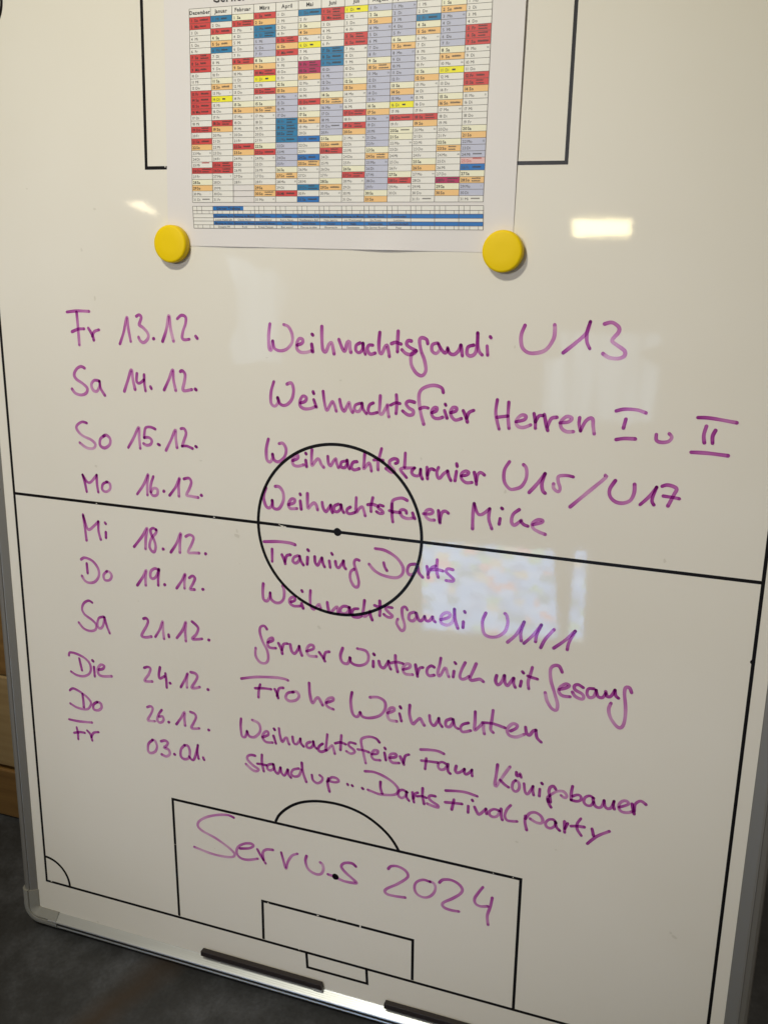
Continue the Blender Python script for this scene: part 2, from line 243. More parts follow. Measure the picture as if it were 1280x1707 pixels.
INK = [
('weekday', 'handwritten weekday Fr at the top left', 0.0027500000000000003, [[764, -1755, 876, -1769, 1000, -1769], [867, -1757, 871, -1671, 876, -1468], [805, -1582, 874, -1608, 935, -1613], [983, -1621, 1021, -1562, 1034, -1517], [1020, -1550, 1043, -1592, 1094, -1611]]),
('date', 'handwritten date 13.12.', 0.0027500000000000003, [[1308, -1497, 1353, -1601, 1394, -1734, 1403, -1636, 1422, -1524], [1492, -1745, 1522, -1759, 1542, -1738, 1528, -1701, 1517, -1671, 1554, -1650, 1600, -1604, 1601, -1558, 1557, -1520, 1519, -1535, 1505, -1564], [1658, -1558], [1748, -1539, 1791, -1644, 1821, -1762, 1833, -1654, 1858, -1547], [1904, -1740, 1946, -1771, 1987, -1755, 1983, -1700, 1959, -1643, 1945, -1583, 1965, -1563, 2015, -1570], [2079, -1599, 2095, -1580]]),
('weekday', 'handwritten weekday Sa, second from the top', 0.0027500000000000003, [[915, -1261, 879, -1273, 831, -1250, 798, -1197, 819, -1155, 888, -1117, 932, -1077, 917, -1033, 860, -1012, 799, -1025, 765, -1061], [1063, -1153, 1013, -1155, 979, -1114, 996, -1064, 1036, -1058, 1070, -1111, 1069, -1150], [1069, -1150, 1078, -1086, 1119, -1025]]),
('date', 'handwritten date 14.12.', 0.0027500000000000003, [[1329, -1076, 1373, -1180, 1413, -1272, 1426, -1183, 1443, -1099], [1470, -1244, 1463, -1177, 1489, -1157, 1539, -1190], [1544, -1237, 1543, -1157, 1552, -1094], [1604, -1134, 1613, -1118], [1744, -1114, 1794, -1205, 1839, -1296, 1843, -1208, 1862, -1117], [1916, -1286, 1935, -1295, 1962, -1264, 1952, -1198, 1934, -1131, 1956, -1120, 2023, -1135], [2059, -1142, 2068, -1135]]),
('weekday', 'handwritten weekday So', 0.0027500000000000003, [[902, -755, 852, -762, 797, -729, 788, -690, 842, -636, 943, -600, 985, -560, 958, -522, 886, -521, 812, -563], [1090, -654, 1043, -617, 1036, -559, 1082, -536, 1140, -572, 1149, -626, 1110, -658, 1079, -646]]),
('date', 'handwritten date 15.12.', 0.0027500000000000003, [[1341, -563, 1402, -655, 1461, -756, 1462, -660, 1468, -565], [1634, -755, 1586, -770, 1536, -760, 1520, -716, 1515, -667], [1515, -667, 1561, -674, 1593, -650, 1582, -614, 1539, -599, 1505, -613], [1658, -619, 1673, -613], [1738, -569, 1794, -669, 1843, -763, 1844, -690, 1853, -603], [1901, -779, 1933, -782, 1951, -741, 1929, -680, 1906, -622], [1906, -622, 1956, -627, 2012, -609], [2044, -632, 2053, -626]]),
('weekday', 'handwritten weekday Mo above the halfway line', 0.0027500000000000003, [[820, -258, 840, -188, 855, -99], [820, -258, 862, -199, 904, -194, 978, -270], [978, -270, 976, -183, 985, -107], [1092, -216, 1042, -190, 1031, -138, 1071, -119, 1118, -152, 1117, -201, 1081, -217]]),
('date', 'handwritten date 16.12. above the halfway line', 0.0027500000000000003, [[1412, -132, 1488, -233, 1537, -329, 1524, -237, 1521, -134], [1592, -314, 1564, -241, 1555, -169, 1583, -133, 1627, -150, 1630, -198, 1590, -204, 1561, -166], [1698, -187], [1756, -154, 1824, -240, 1867, -326, 1854, -252, 1854, -156], [1913, -323, 1964, -335, 1987, -299, 1964, -236, 1934, -176, 1986, -169, 2053, -164], [2087, -188]]),
('weekday', 'handwritten weekday Mi just under the halfway line', 0.0027500000000000003, [[796, 132, 808, 254, 818, 384], [799, 144, 835, 261, 871, 266, 965, 181], [965, 181, 961, 274, 981, 357], [1043, 276, 1041, 333], [1040, 184, 1048, 194]]),
('date', 'handwritten date 18.12.', 0.0027500000000000003, [[1349, 383, 1441, 273, 1500, 185, 1481, 287, 1473, 388], [1597, 192, 1567, 177, 1536, 199, 1544, 243, 1571, 294, 1584, 356, 1566, 408, 1536, 398, 1518, 355, 1542, 280, 1595, 219, 1599, 188], [1664, 368], [1745, 389, 1811, 293, 1857, 194, 1845, 289, 1841, 379], [1909, 218, 1953, 196, 1991, 218, 1969, 283, 1933, 350, 1936, 371, 1986, 365, 2044, 360], [2111, 358]]),
('weekday', 'handwritten weekday Do beside 19.12.', 0.0027500000000000003, [[741, 585, 786, 562, 870, 584, 929, 651, 934, 726, 887, 790, 821, 812, 768, 796, 739, 752], [803, 618, 807, 715], [1030, 667, 989, 710, 1000, 759, 1054, 752, 1080, 707, 1055, 669, 1023, 669]]),
('date', 'handwritten date 19.12.', 0.0027500000000000003, [[1363, 763, 1430, 670, 1468, 600, 1456, 676, 1456, 750], [1608, 582, 1568, 569, 1521, 602, 1512, 659, 1542, 674, 1580, 641, 1608, 573], [1608, 573, 1596, 657, 1594, 732], [1664, 717], [1792, 734, 1850, 651, 1888, 582, 1878, 656, 1877, 723], [1931, 613, 1967, 590, 1990, 614, 1964, 672, 1936, 722, 1982, 721], [2071, 707]]),
('weekday', 'handwritten weekday Sa beside 21.12.', 0.0027500000000000003, [[837, 1012, 797, 998, 740, 1033, 714, 1095, 742, 1150, 826, 1196, 867, 1238, 857, 1289, 796, 1314, 720, 1300, 665, 1245], [960, 1141, 904, 1164, 882, 1236, 908, 1271, 947, 1236, 970, 1145], [970, 1145, 987, 1220, 1020, 1303]]),
('date', 'handwritten date 21.12.', 0.0027500000000000003, [[1413, 1094, 1443, 1084, 1462, 1110, 1445, 1160, 1400, 1234, 1383, 1275, 1428, 1282, 1492, 1264], [1536, 1259, 1589, 1176, 1624, 1089, 1624, 1171, 1632, 1265], [1684, 1215, 1687, 1237], [1773, 1233, 1836, 1148, 1876, 1057, 1866, 1153, 1870, 1250], [1944, 1043, 1983, 1069, 2008, 1102, 1986, 1162, 1940, 1216, 1994, 1212, 2044, 1200], [2118, 1200]]),
('weekday', 'handwritten weekday Die', 0.0027500000000000003, [[519, 1617, 533, 1584, 600, 1583, 698, 1611, 760, 1661, 771, 1730, 740, 1785, 671, 1817, 593, 1816, 532, 1790], [641, 1631, 652, 1689, 665, 1754], [811, 1693, 813, 1793], [796, 1625, 806, 1633], [867, 1713, 916, 1695, 932, 1662, 893, 1655, 856, 1705, 863, 1764, 917, 1775, 1012, 1758]]),
('date', 'handwritten date 24.12.', 0.0027500000000000003, [[1394, 1604, 1433, 1588, 1464, 1602, 1440, 1665, 1390, 1737, 1425, 1742, 1478, 1733], [1572, 1568, 1556, 1645, 1565, 1686, 1618, 1654], [1630, 1622, 1637, 1699, 1638, 1768], [1678, 1716], [1795, 1736, 1846, 1643, 1875, 1578, 1862, 1650, 1863, 1728], [1910, 1561, 1961, 1566, 1980, 1601, 1947, 1664, 1915, 1719, 1956, 1717, 2001, 1698], [2092, 1708]]),
('weekday', 'handwritten weekday Do beside 26.12.', 0.0027500000000000003, [[500, 2000, 547, 1972, 646, 2005, 721, 2053, 747, 2100, 713, 2161, 656, 2180, 566, 2174, 495, 2146], [650, 2015, 656, 2085, 657, 2157], [820, 2072, 778, 2104, 774, 2156, 825, 2161, 870, 2124, 864, 2078, 825, 2069]]),
('date', 'handwritten date 26.12.', 0.0027500000000000003, [[1407, 2018, 1444, 2001, 1468, 2021, 1446, 2081, 1404, 2154, 1436, 2160, 1485, 2154], [1570, 2018, 1531, 2075, 1515, 2138, 1548, 2158, 1586, 2125, 1577, 2086, 1539, 2094], [1645, 2134], [1730, 2139, 1788, 2056, 1824, 1994, 1821, 2060, 1826, 2135], [1890, 1978, 1935, 1989, 1950, 2026, 1921, 2090, 1894, 2145, 1940, 2146, 1981, 2134], [2086, 2132]]),
('weekday', 'handwritten weekday Fr, lowest in the left column', 0.0027500000000000003, [[467, 2328, 577, 2328, 743, 2311], [553, 2402, 562, 2467, 562, 2531], [516, 2470, 591, 2447, 648, 2444], [679, 2413, 715, 2448, 733, 2513], [724, 2477, 755, 2423, 815, 2403]]),
('date', 'handwritten date 03.01.', 0.0027500000000000003, [[1451, 2364, 1401, 2415, 1391, 2488, 1417, 2514, 1473, 2486, 1497, 2426, 1478, 2368, 1446, 2364], [1547, 2359, 1591, 2342, 1624, 2360, 1601, 2401, 1578, 2420, 1629, 2434, 1640, 2478, 1600, 2513, 1547, 2502], [1695, 2471], [1812, 2348, 1770, 2401, 1764, 2473, 1801, 2500, 1855, 2475, 1868, 2401, 1849, 2349, 1812, 2348], [1859, 2460, 1888, 2490, 1918, 2468, 1960, 2318], [1960, 2318, 1951, 2394, 1963, 2462], [2014, 2440, 2024, 2462]]),
('event', 'handwritten event Weihnachtsgaudi, topmost', 0.0027500000000000003, [[2789, -1731, 2776, -1633, 2779, -1528, 2800, -1519, 2813, -1591], [2813, -1591, 2832, -1530, 2884, -1514, 2944, -1533, 2991, -1589, 2991, -1658, 2959, -1715, 2917, -1731], [3038, -1568, 3085, -1589, 3086, -1619, 3056, -1622, 3034, -1583, 3038, -1534, 3072, -1511, 3123, -1514, 3166, -1528], [3169, -1582, 3178, -1521], [3173, -1663, 3179, -1657], [3260, -1730, 3260, -1639, 3268, -1546, 3295, -1527, 3322, -1585, 3345, -1604, 3358, -1568, 3369, -1514], [3411, -1631, 3436, -1572, 3463, -1540, 3485, -1612, 3505, -1617, 3507, -1568, 3517, -1533], [3597, -1613, 3564, -1593, 3560, -1551, 3589, -1534, 3618, -1563, 3621, -1611], [3621, -1611, 3626, -1566, 3643, -1525], [3705, -1600, 3673, -1598, 3659, -1565, 3684, -1527, 3727, -1538], [3765, -1704, 3758, -1617, 3764, -1550, 3784, -1536, 3807, -1582, 3827, -1606, 3839, -1569, 3850, -1517], [3920, -1721, 3917, -1640, 3917, -1558], [3865, -1619, 3901, -1631, 3946, -1620], [4032, -1648, 4004, -1649, 3992, -1621, 4021, -1597, 4068, -1576, 4066, -1561, 4030, -1542, 3990, -1547, 3955, -1575], [4168, -1634, 4159, -1665, 4120, -1678, 4100, -1655, 4115, -1575, 4145, -1503, 4159, -1422, 4129, -1379, 4081, -1396, 4040, -1453, 4031, -1512, 4045, -1557, 4076, -1573], [4249, -1643, 4207, -1627, 4205, -1580, 4240, -1560, 4270, -1595, 4256, -1638], [4261, -1626, 4293, -1581, 4316, -1568, 4334, -1598], [4333, -1608, 4350, -1569, 4386, -1560, 4422, -1590, 4439, -1635], [4439, -1635, 4448, -1592, 4454, -1554], [4541, -1640, 4497, -1623, 4491, -1572, 4522, -1555, 4559, -1583, 4570, -1663, 4570, -1734], [4570, -1734, 4574, -1641, 4588, -1592, 4612, -1568], [4649, -1638, 4656, -1569], [4671, -1710, 4676, -1703]]),
('event', 'handwritten U13 in the top row', 0.0027500000000000003, [[4936, -1807, 4911, -1732, 4921, -1647, 4966, -1606, 5030, -1603, 5107, -1633, 5157, -1712, 5165, -1774, 5161, -1820], [5238, -1616, 5321, -1689, 5400, -1769, 5424, -1853], [5424, -1853, 5406, -1784, 5408, -1709, 5433, -1657], [5529, -1842, 5582, -1855, 5632, -1824, 5635, -1787, 5592, -1725, 5624, -1696, 5687, -1654, 5690, -1616, 5647, -1594, 5579, -1598, 5533, -1624]]),
('event', 'handwritten event Weihnachtsfeier Herren I u II', 0.0027500000000000003, [[2819, -1251, 2792, -1163, 2791, -1070, 2826, -1044, 2858, -1080, 2853, -1119], [2853, -1119, 2879, -1065, 2931, -1061, 2984, -1112, 3002, -1192, 2982, -1251, 2942, -1239], [3067, -1089, 3108, -1105, 3119, -1137, 3088, -1148, 3062, -1110, 3063, -1062, 3105, -1041, 3165, -1050, 3199, -1067], [3187, -1123, 3211, -1064], [3181, -1190, 3187, -1176], [3272, -1200, 3284, -1109, 3305, -1043, 3335, -1089, 3357, -1121, 3378, -1084, 3391, -1042], [3421, -1141, 3436, -1080, 3462, -1047, 3487, -1091, 3506, -1124, 3515, -1078, 3537, -1043], [3603, -1122, 3561, -1104, 3554, -1065, 3587, -1052, 3615, -1085, 3619, -1124], [3619, -1124, 3628, -1078, 3658, -1040], [3718, -1133, 3685, -1113, 3674, -1066, 3694, -1042, 3752, -1056], [3778, -1196, 3775, -1119, 3773, -1057, 3796, -1046, 3832, -1107, 3843, -1131, 3844, -1085, 3855, -1029], [3916, -1212, 3921, -1129, 3916, -1060], [3869, -1125, 3912, -1147, 3948, -1143], [4072, -1162, 4024, -1169, 4000, -1146, 4025, -1113, 4062, -1093, 4058, -1062, 4019, -1056, 3973, -1084], [4309, -1257, 4295, -1292, 4240, -1308, 4178, -1297, 4124, -1264, 4107, -1202, 4126, -1082, 4154, -990], [4116, -1112, 4152, -1127, 4187, -1123], [4221, -1089, 4255, -1104, 4262, -1130, 4235, -1128, 4216, -1089, 4233, -1052, 4272, -1044, 4311, -1058], [4325, -1112, 4347, -1053], [4329, -1164, 4334, -1156], [4377, -1100, 4418, -1115, 4424, -1141, 4394, -1142, 4376, -1108, 4384, -1071, 4416, -1043, 4466, -1059], [4479, -1122, 4501, -1079, 4516, -1035], [4508, -1065, 4526, -1111, 4563, -1131], [4750, -1228, 4742, -1119, 4774, -999], [4842, -1215, 4841, -1110, 4853, -1010], [4753, -1090, 4839, -1106], [4907, -1066, 4971, -1087, 4981, -1117, 4945, -1120, 4907, -1074, 4920, -1034, 4966, -1025, 5022, -1050], [5044, -1140, 5057, -1077, 5060, -1026], [5057, -1077, 5082, -1124, 5114, -1129], [5124, -1138, 5141, -1067, 5157, -1017], [5152, -1044, 5179, -1110, 5221, -1124], [5249, -1083, 5314, -1096, 5336, -1126, 5296, -1135, 5254, -1092, 5262, -1044, 5303, -1019, 5354, -1023], [5395, -1134, 5393, -1086, 5408, -1032], [5408, -1036, 5439, -1106, 5475, -1137, 5495, -1126, 5500, -1078, 5512, -1019], [5662, -1204, 5721, -1222, 5812, -1223, 5880, -1205], [5738, -1147, 5725, -1080], [5679, -988, 5739, -1001, 5818, -1004], [5968, -1049, 5972, -1006, 6010, -993, 6061, -1005, 6080, -1038, 6060, -1062], [6251, -1197, 6341, -1199, 6520, -1179], [6315, -1138, 6303, -1071, 6312, -1015], [6381, -1112, 6365, -1068, 6369, -1017], [6228, -937, 6338, -940, 6485, -933]]),
('event', 'handwritten event Weihnachtsturnier U15/U17', 0.0027500000000000003, [[2761, -754, 2740, -667, 2744, -577, 2775, -555, 2798, -590, 2799, -626], [2799, -626, 2816, -575, 2861, -566, 2915, -617, 2928, -683, 2898, -730, 2863, -724], [2991, -587, 3038, -611, 3038, -637, 3008, -631, 2987, -590, 2997, -550, 3038, -542, 3091, -559], [3112, -601, 3120, -545], [3112, -662, 3116, -655], [3170, -696, 3166, -622, 3169, -561, 3201, -601, 3225, -624, 3242, -613, 3253, -581, 3279, -554], [3316, -652, 3322, -596, 3342, -573, 3368, -616, 3390, -639, 3397, -602, 3414, -564], [3479, -626, 3441, -614, 3436, -574, 3471, -569, 3492, -603, 3492, -635], [3492, -635, 3499, -596, 3513, -563], [3580, -630, 3546, -621, 3530, -582, 3555, -557, 3601, -573], [3649, -709, 3644, -632, 3640, -576, 3664, -602, 3689, -629, 3703, -598, 3710, -562], [3797, -759, 3780, -692, 3767, -639, 3769, -578], [3730, -657, 3771, -665, 3812, -660], [3921, -646, 3939, -654, 3938, -678, 3907, -684, 3871, -661, 3872, -626, 3900, -598, 3914, -572, 3882, -571, 3838, -595], [4004, -738, 4002, -668, 4000, -621], [4018, -536, 3995, -560, 3967, -592, 3972, -607, 4016, -616, 4087, -623], [4087, -623, 4063, -594, 4071, -567, 4102, -557, 4129, -568, 4139, -616], [4139, -616, 4142, -569, 4156, -537], [4193, -638, 4194, -591, 4200, -542], [4199, -574, 4211, -614, 4233, -629, 4253, -622], [4291, -645, 4277, -607, 4287, -561, 4305, -558, 4334, -596, 4368, -623], [4368, -623, 4378, -583, 4397, -548], [4442, -627, 4432, -549], [4442, -689, 4446, -670], [4486, -593, 4528, -605, 4545, -626, 4523, -637, 4493, -623, 4480, -596, 4491, -564, 4527, -541, 4574, -548], [4590, -632, 4602, -587, 4611, -537], [4610, -562, 4618, -614, 4642, -637, 4673, -619], [4871, -744, 4834, -672, 4838, -581, 4882, -527, 4927, -529, 4979, -557, 5012, -628, 5008, -703, 4984, -731], [5041, -512, 5104, -592, 5158, -675], [5158, -675, 5138, -595, 5147, -538, 5167, -519], [5377, -670, 5326, -676, 5266, -664, 5264, -622, 5282, -571, 5269, -540, 5231, -566, 5229, -601], [5369, -429, 5493, -555, 5619, -683, 5621, -704], [5698, -671, 5661, -601, 5668, -543, 5711, -506, 5768, -501, 5821, -529, 5844, -590, 5842, -656], [5896, -503, 5957, -572, 6005, -650], [6005, -650, 5984, -575, 5980, -538, 5996, -511], [6045, -661, 6085, -675, 6148, -654, 6132, -598, 6099, -514], [6059, -586, 6120, -583, 6175, -577]]),
('event', 'handwritten Christmas party entry beside 16.12., crossing the centre circle', 0.0027500000000000003, [[2732, -321, 2707, -239, 2729, -157, 2765, -144, 2793, -189, 2790, -214], [2790, -214, 2802, -148, 2856, -148, 2898, -225, 2894, -300, 2858, -343, 2822, -343], [2947, -193, 3000, -214, 3006, -245, 2974, -245, 2947, -196, 2964, -160, 3027, -166], [3059, -237, 3068, -164], [3058, -300, 3061, -292], [3127, -310, 3130, -182, 3160, -211, 3190, -234, 3209, -216, 3222, -176], [3265, -246, 3274, -198, 3300, -167, 3326, -203, 3344, -230], [3344, -230, 3347, -194, 3361, -166], [3416, -246, 3378, -225, 3375, -187, 3405, -177, 3434, -206, 3439, -243], [3439, -243, 3448, -205, 3465, -177], [3525, -232, 3496, -210, 3496, -180, 3525, -173, 3565, -188], [3578, -320, 3576, -254, 3577, -192, 3602, -224, 3632, -247, 3648, -213, 3660, -170], [3727, -335, 3711, -260, 3712, -212], [3682, -269, 3728, -277, 3773, -264], [3820, -272, 3786, -276, 3777, -251, 3807, -233, 3821, -212, 3791, -204, 3762, -217], [4030, -342, 3984, -358, 3918, -339, 3899, -313, 3895, -256, 3904, -224], [3899, -298, 3899, -235, 3900, -193, 3908, -144], [3876, -238, 3925, -232, 3968, -232], [4027, -233, 4021, -253, 3994, -260, 3973, -248, 3974, -222, 3996, -196, 4039, -187, 4081, -197], [4080, -239, 4089, -214, 4100, -194], [4175, -244, 4233, -248, 4254, -263, 4248, -283, 4221, -285, 4196, -270, 4187, -245, 4202, -213, 4235, -197, 4269, -200], [4302, -284, 4307, -237, 4318, -182], [4316, -192, 4322, -244, 4337, -277, 4362, -286, 4386, -272], [4600, -375, 4593, -277, 4595, -163], [4600, -375, 4632, -296, 4671, -293, 4730, -346], [4730, -346, 4726, -260, 4754, -181], [4819, -273, 4813, -226], [4828, -361, 4834, -356], [4970, -364, 4923, -320, 4913, -257, 4939, -232, 4991, -277], [4987, -270, 5014, -245, 5046, -236], [5086, -253, 5152, -276, 5162, -296, 5121, -296, 5081, -260, 5091, -223, 5134, -200, 5188, -184]]),
('event', 'handwritten event Training Darts', 0.0027500000000000003, [[2706, 172, 2844, 155, 2953, 154, 3007, 165], [2784, 232, 2783, 345], [2879, 272, 2900, 313, 2911, 351], [2908, 329, 2926, 275, 2961, 262], [3034, 261, 2997, 280, 2984, 319, 3015, 333, 3046, 303, 3051, 263], [3051, 263, 3064, 309, 3087, 341], [3127, 264, 3123, 328], [3129, 195, 3136, 202], [3195, 250, 3199, 301, 3222, 327, 3245, 286, 3263, 253], [3263, 253, 3272, 300, 3289, 332], [3333, 272, 3342, 329], [3354, 199, 3361, 209], [3390, 268, 3399, 310, 3420, 324, 3448, 286, 3465, 255], [3465, 255, 3469, 300, 3486, 324], [3610, 232, 3581, 227, 3564, 263, 3588, 344, 3609, 427, 3596, 476, 3561, 467, 3529, 403, 3535, 343, 3565, 317], [3756, 108, 3844, 114, 3946, 164, 4006, 240, 4000, 307, 3942, 345, 3831, 338, 3754, 306, 3702, 254], [3834, 225, 3844, 261, 3864, 291], [4114, 201, 4064, 216, 4046, 268, 4066, 302, 4108, 285, 4131, 232, 4134, 204], [4134, 204, 4149, 271, 4183, 308], [4218, 209, 4228, 261, 4232, 306], [4228, 277, 4254, 221, 4294, 194], [4306, 139, 4304, 234, 4319, 290], [4255, 232, 4312, 225, 4357, 230], [4444, 208, 4400, 205, 4385, 232, 4418, 260, 4452, 289, 4444, 308, 4388, 309]]),
('event', 'handwritten event Weihnachtsgaudi U11/1', 0.0027500000000000003, [[2692, 567, 2685, 643, 2692, 714, 2724, 728, 2750, 694, 2759, 645], [2759, 645, 2768, 703, 2812, 731, 2862, 720, 2894, 674, 2897, 602, 2883, 562], [2965, 702, 3000, 683, 3003, 656, 2975, 656, 2950, 684, 2956, 719, 2993, 737, 3055, 728], [3067, 703, 3083, 745], [3070, 580, 3075, 589], [3154, 568, 3150, 638, 3157, 714, 3184, 740, 3218, 705, 3239, 684, 3253, 724], [3315, 656, 3324, 713, 3342, 752, 3378, 711, 3411, 685, 3420, 741], [3521, 673, 3479, 667, 3444, 690, 3444, 731, 3486, 737, 3515, 709, 3523, 673], [3527, 672, 3531, 730], [3604, 673, 3563, 684, 3548, 716, 3557, 750, 3605, 754, 3634, 738], [3664, 588, 3657, 659, 3649, 724, 3675, 732, 3710, 689], [3716, 680, 3722, 720, 3738, 758], [3804, 574, 3808, 637, 3806, 707], [3758, 621, 3802, 629, 3849, 614], [3918, 619, 3866, 620, 3861, 641, 3902, 676, 3922, 693, 3908, 710, 3874, 709, 3844, 690], [4055, 618, 4038, 595, 4009, 610, 4011, 677, 4033, 754, 4031, 799, 4008, 816, 3979, 786, 3961, 748, 3972, 715], [4120, 630, 4079, 649, 4071, 699, 4107, 712, 4136, 677, 4135, 636], [4135, 636, 4159, 694, 4186, 697, 4211, 655], [4211, 655, 4227, 691, 4256, 686, 4281, 649], [4281, 649, 4289, 674, 4306, 691], [4353, 664, 4418, 635, 4436, 602, 4402, 592, 4360, 625, 4356, 684, 4391, 704, 4439, 689, 4467, 640, 4470, 552], [4470, 552, 4477, 638, 4505, 717], [4551, 653, 4549, 703], [4558, 559, 4562, 566], [4739, 547, 4714, 625, 4728, 721, 4773, 751, 4844, 740, 4906, 686, 4927, 608, 4916, 546, 4900, 528], [4934, 775, 5005, 693, 5062, 577], [5062, 577, 5039, 672, 5047, 745], [5070, 764, 5144, 678, 5204, 581], [5204, 581, 5172, 667, 5164, 734], [5210, 779, 5243, 700, 5309, 606], [5316, 766, 5406, 681, 5479, 593], [5479, 593, 5435, 699, 5426, 762]]),
('event', 'handwritten event Gerner Winterchill mit Gesang', 0.0027500000000000003, [[2721, 1000, 2697, 973, 2659, 986, 2649, 1039, 2676, 1126, 2722, 1211, 2730, 1292, 2701, 1336, 2644, 1335, 2602, 1277, 2604, 1202], [2733, 1126, 2780, 1101, 2777, 1074, 2743, 1092, 2725, 1137, 2745, 1174, 2808, 1171], [2836, 1119, 2864, 1169, 2873, 1214], [2870, 1178, 2887, 1120, 2926, 1108], [2953, 1110, 2967, 1171, 2995, 1194, 3027, 1152, 3042, 1114], [3042, 1114, 3051, 1157, 3069, 1200], [3115, 1150, 3180, 1118, 3180, 1086, 3143, 1088, 3115, 1138, 3137, 1189, 3211, 1186], [3238, 1141, 3268, 1176, 3293, 1217], [3284, 1192, 3298, 1135, 3335, 1120], [3464, 1064, 3443, 1138, 3461, 1198, 3512, 1204, 3536, 1146], [3532, 1142, 3551, 1192, 3622, 1204, 3692, 1168, 3709, 1104, 3682, 1055, 3603, 1046], [3754, 1140, 3755, 1194], [3756, 1071, 3763, 1080], [3806, 1132, 3819, 1174, 3851, 1190, 3881, 1146, 3895, 1117], [3895, 1117, 3902, 1160, 3917, 1189], [3957, 1054, 3962, 1132, 3981, 1203], [3916, 1131, 3971, 1113, 4028, 1118], [4032, 1173, 4088, 1146, 4094, 1117, 4057, 1116, 4027, 1165, 4050, 1210, 4119, 1206], [4142, 1110, 4153, 1165, 4163, 1214], [4162, 1192, 4180, 1135, 4209, 1124], [4310, 1104, 4283, 1095, 4251, 1126, 4247, 1166, 4269, 1190, 4313, 1177], [4367, 1010, 4358, 1074, 4344, 1144, 4353, 1178, 4370, 1167, 4400, 1102, 4415, 1095, 4425, 1130, 4443, 1169], [4487, 1110, 4481, 1165], [4491, 1029, 4500, 1039], [4582, 1016, 4553, 1086, 4539, 1149, 4556, 1172, 4588, 1163, 4619, 1136], [4677, 1011, 4649, 1091, 4628, 1151, 4642, 1169, 4684, 1155, 4715, 1145, 4745, 1162], [4857, 1087, 4849, 1135, 4869, 1170, 4899, 1143, 4922, 1078], [4924, 1075, 4930, 1137, 4952, 1163, 4976, 1129, 5000, 1086], [5003, 1086, 5002, 1130, 5019, 1166], [5067, 1102, 5060, 1148], [5072, 1016, 5082, 1026], [5152, 964, 5136, 1041, 5124, 1098, 5132, 1157], [5118, 1046, 5157, 1054, 5200, 1060], [5397, 963, 5372, 917, 5333, 916, 5302, 954, 5311, 1052, 5349, 1163, 5377, 1250, 5373, 1307, 5334, 1301, 5291, 1241, 5271, 1168], [5385, 1120, 5437, 1097, 5463, 1072, 5434, 1061, 5391, 1097, 5381, 1140, 5414, 1171, 5475, 1169], [5575, 1069, 5533, 1050, 5504, 1068, 5514, 1100, 5568, 1124, 5586, 1150, 5572, 1173, 5518, 1158, 5492, 1124], [5662, 1065, 5618, 1073, 5609, 1116, 5631, 1149, 5667, 1131, 5681, 1074], [5681, 1074, 5697, 1125, 5735, 1130, 5757, 1090], [5756, 1073, 5771, 1112, 5800, 1106, 5828, 1047], [5828, 1047, 5836, 1092, 5860, 1112], [5958, 1045, 5940, 1008, 5911, 1010, 5904, 1063, 5923, 1191, 5923, 1307, 5902, 1364, 5865, 1360, 5812, 1295, 5791, 1224, 5805, 1167]]),
('event', 'handwritten event Frohe Weihnachten', 0.0027500000000000003, [[2450, 1533, 2602, 1491, 2795, 1462, 2890, 1460, 2927, 1468], [2644, 1559, 2629, 1618, 2624, 1691], [2591, 1606, 2678, 1591, 2755, 1587], [2793, 1580, 2816, 1623, 2826, 1662], [2815, 1641, 2835, 1567, 2879, 1551], [2983, 1574, 2926, 1593, 2903, 1644, 2944, 1671, 3011, 1647, 3039, 1601, 3011, 1565, 2974, 1576], [3139, 1457, 3146, 1563, 3170, 1648, 3207, 1598, 3231, 1585, 3253, 1618, 3272, 1651], [3309, 1620, 3373, 1587, 3373, 1559, 3327, 1577, 3303, 1627, 3327, 1660, 3377, 1673], [3557, 1474, 3545, 1564, 3565, 1680, 3610, 1703, 3637, 1654], [3637, 1654, 3664, 1693, 3736, 1690, 3824, 1649, 3872, 1577, 3866, 1506, 3803, 1477, 3729, 1491], [3898, 1612, 3955, 1579, 3954, 1551, 3919, 1562, 3894, 1618, 3916, 1674, 3983, 1676], [4008, 1597, 4027, 1665], [4011, 1529, 4019, 1542], [4101, 1498, 4100, 1588, 4131, 1672, 4165, 1639, 4199, 1606, 4217, 1638, 4238, 1666], [4283, 1563, 4293, 1623, 4325, 1653, 4353, 1612, 4368, 1573], [4368, 1573, 4375, 1616, 4400, 1648], [4481, 1557, 4435, 1584, 4433, 1632, 4467, 1636, 4496, 1590, 4495, 1560], [4495, 1560, 4514, 1622, 4543, 1639], [4632, 1567, 4583, 1591, 4564, 1630, 4586, 1661, 4655, 1635], [4688, 1451, 4689, 1544, 4689, 1623, 4724, 1590, 4760, 1548, 4766, 1600, 4776, 1642], [4842, 1410, 4835, 1498, 4828, 1587, 4852, 1614], [4755, 1540, 4844, 1532, 4951, 1551], [5001, 1571, 5047, 1536, 5054, 1505, 5013, 1502, 4971, 1559, 4990, 1612, 5052, 1617, 5117, 1580], [5126, 1512, 5137, 1562, 5162, 1578, 5191, 1534, 5214, 1521], [5214, 1521, 5226, 1588, 5264, 1623]]),
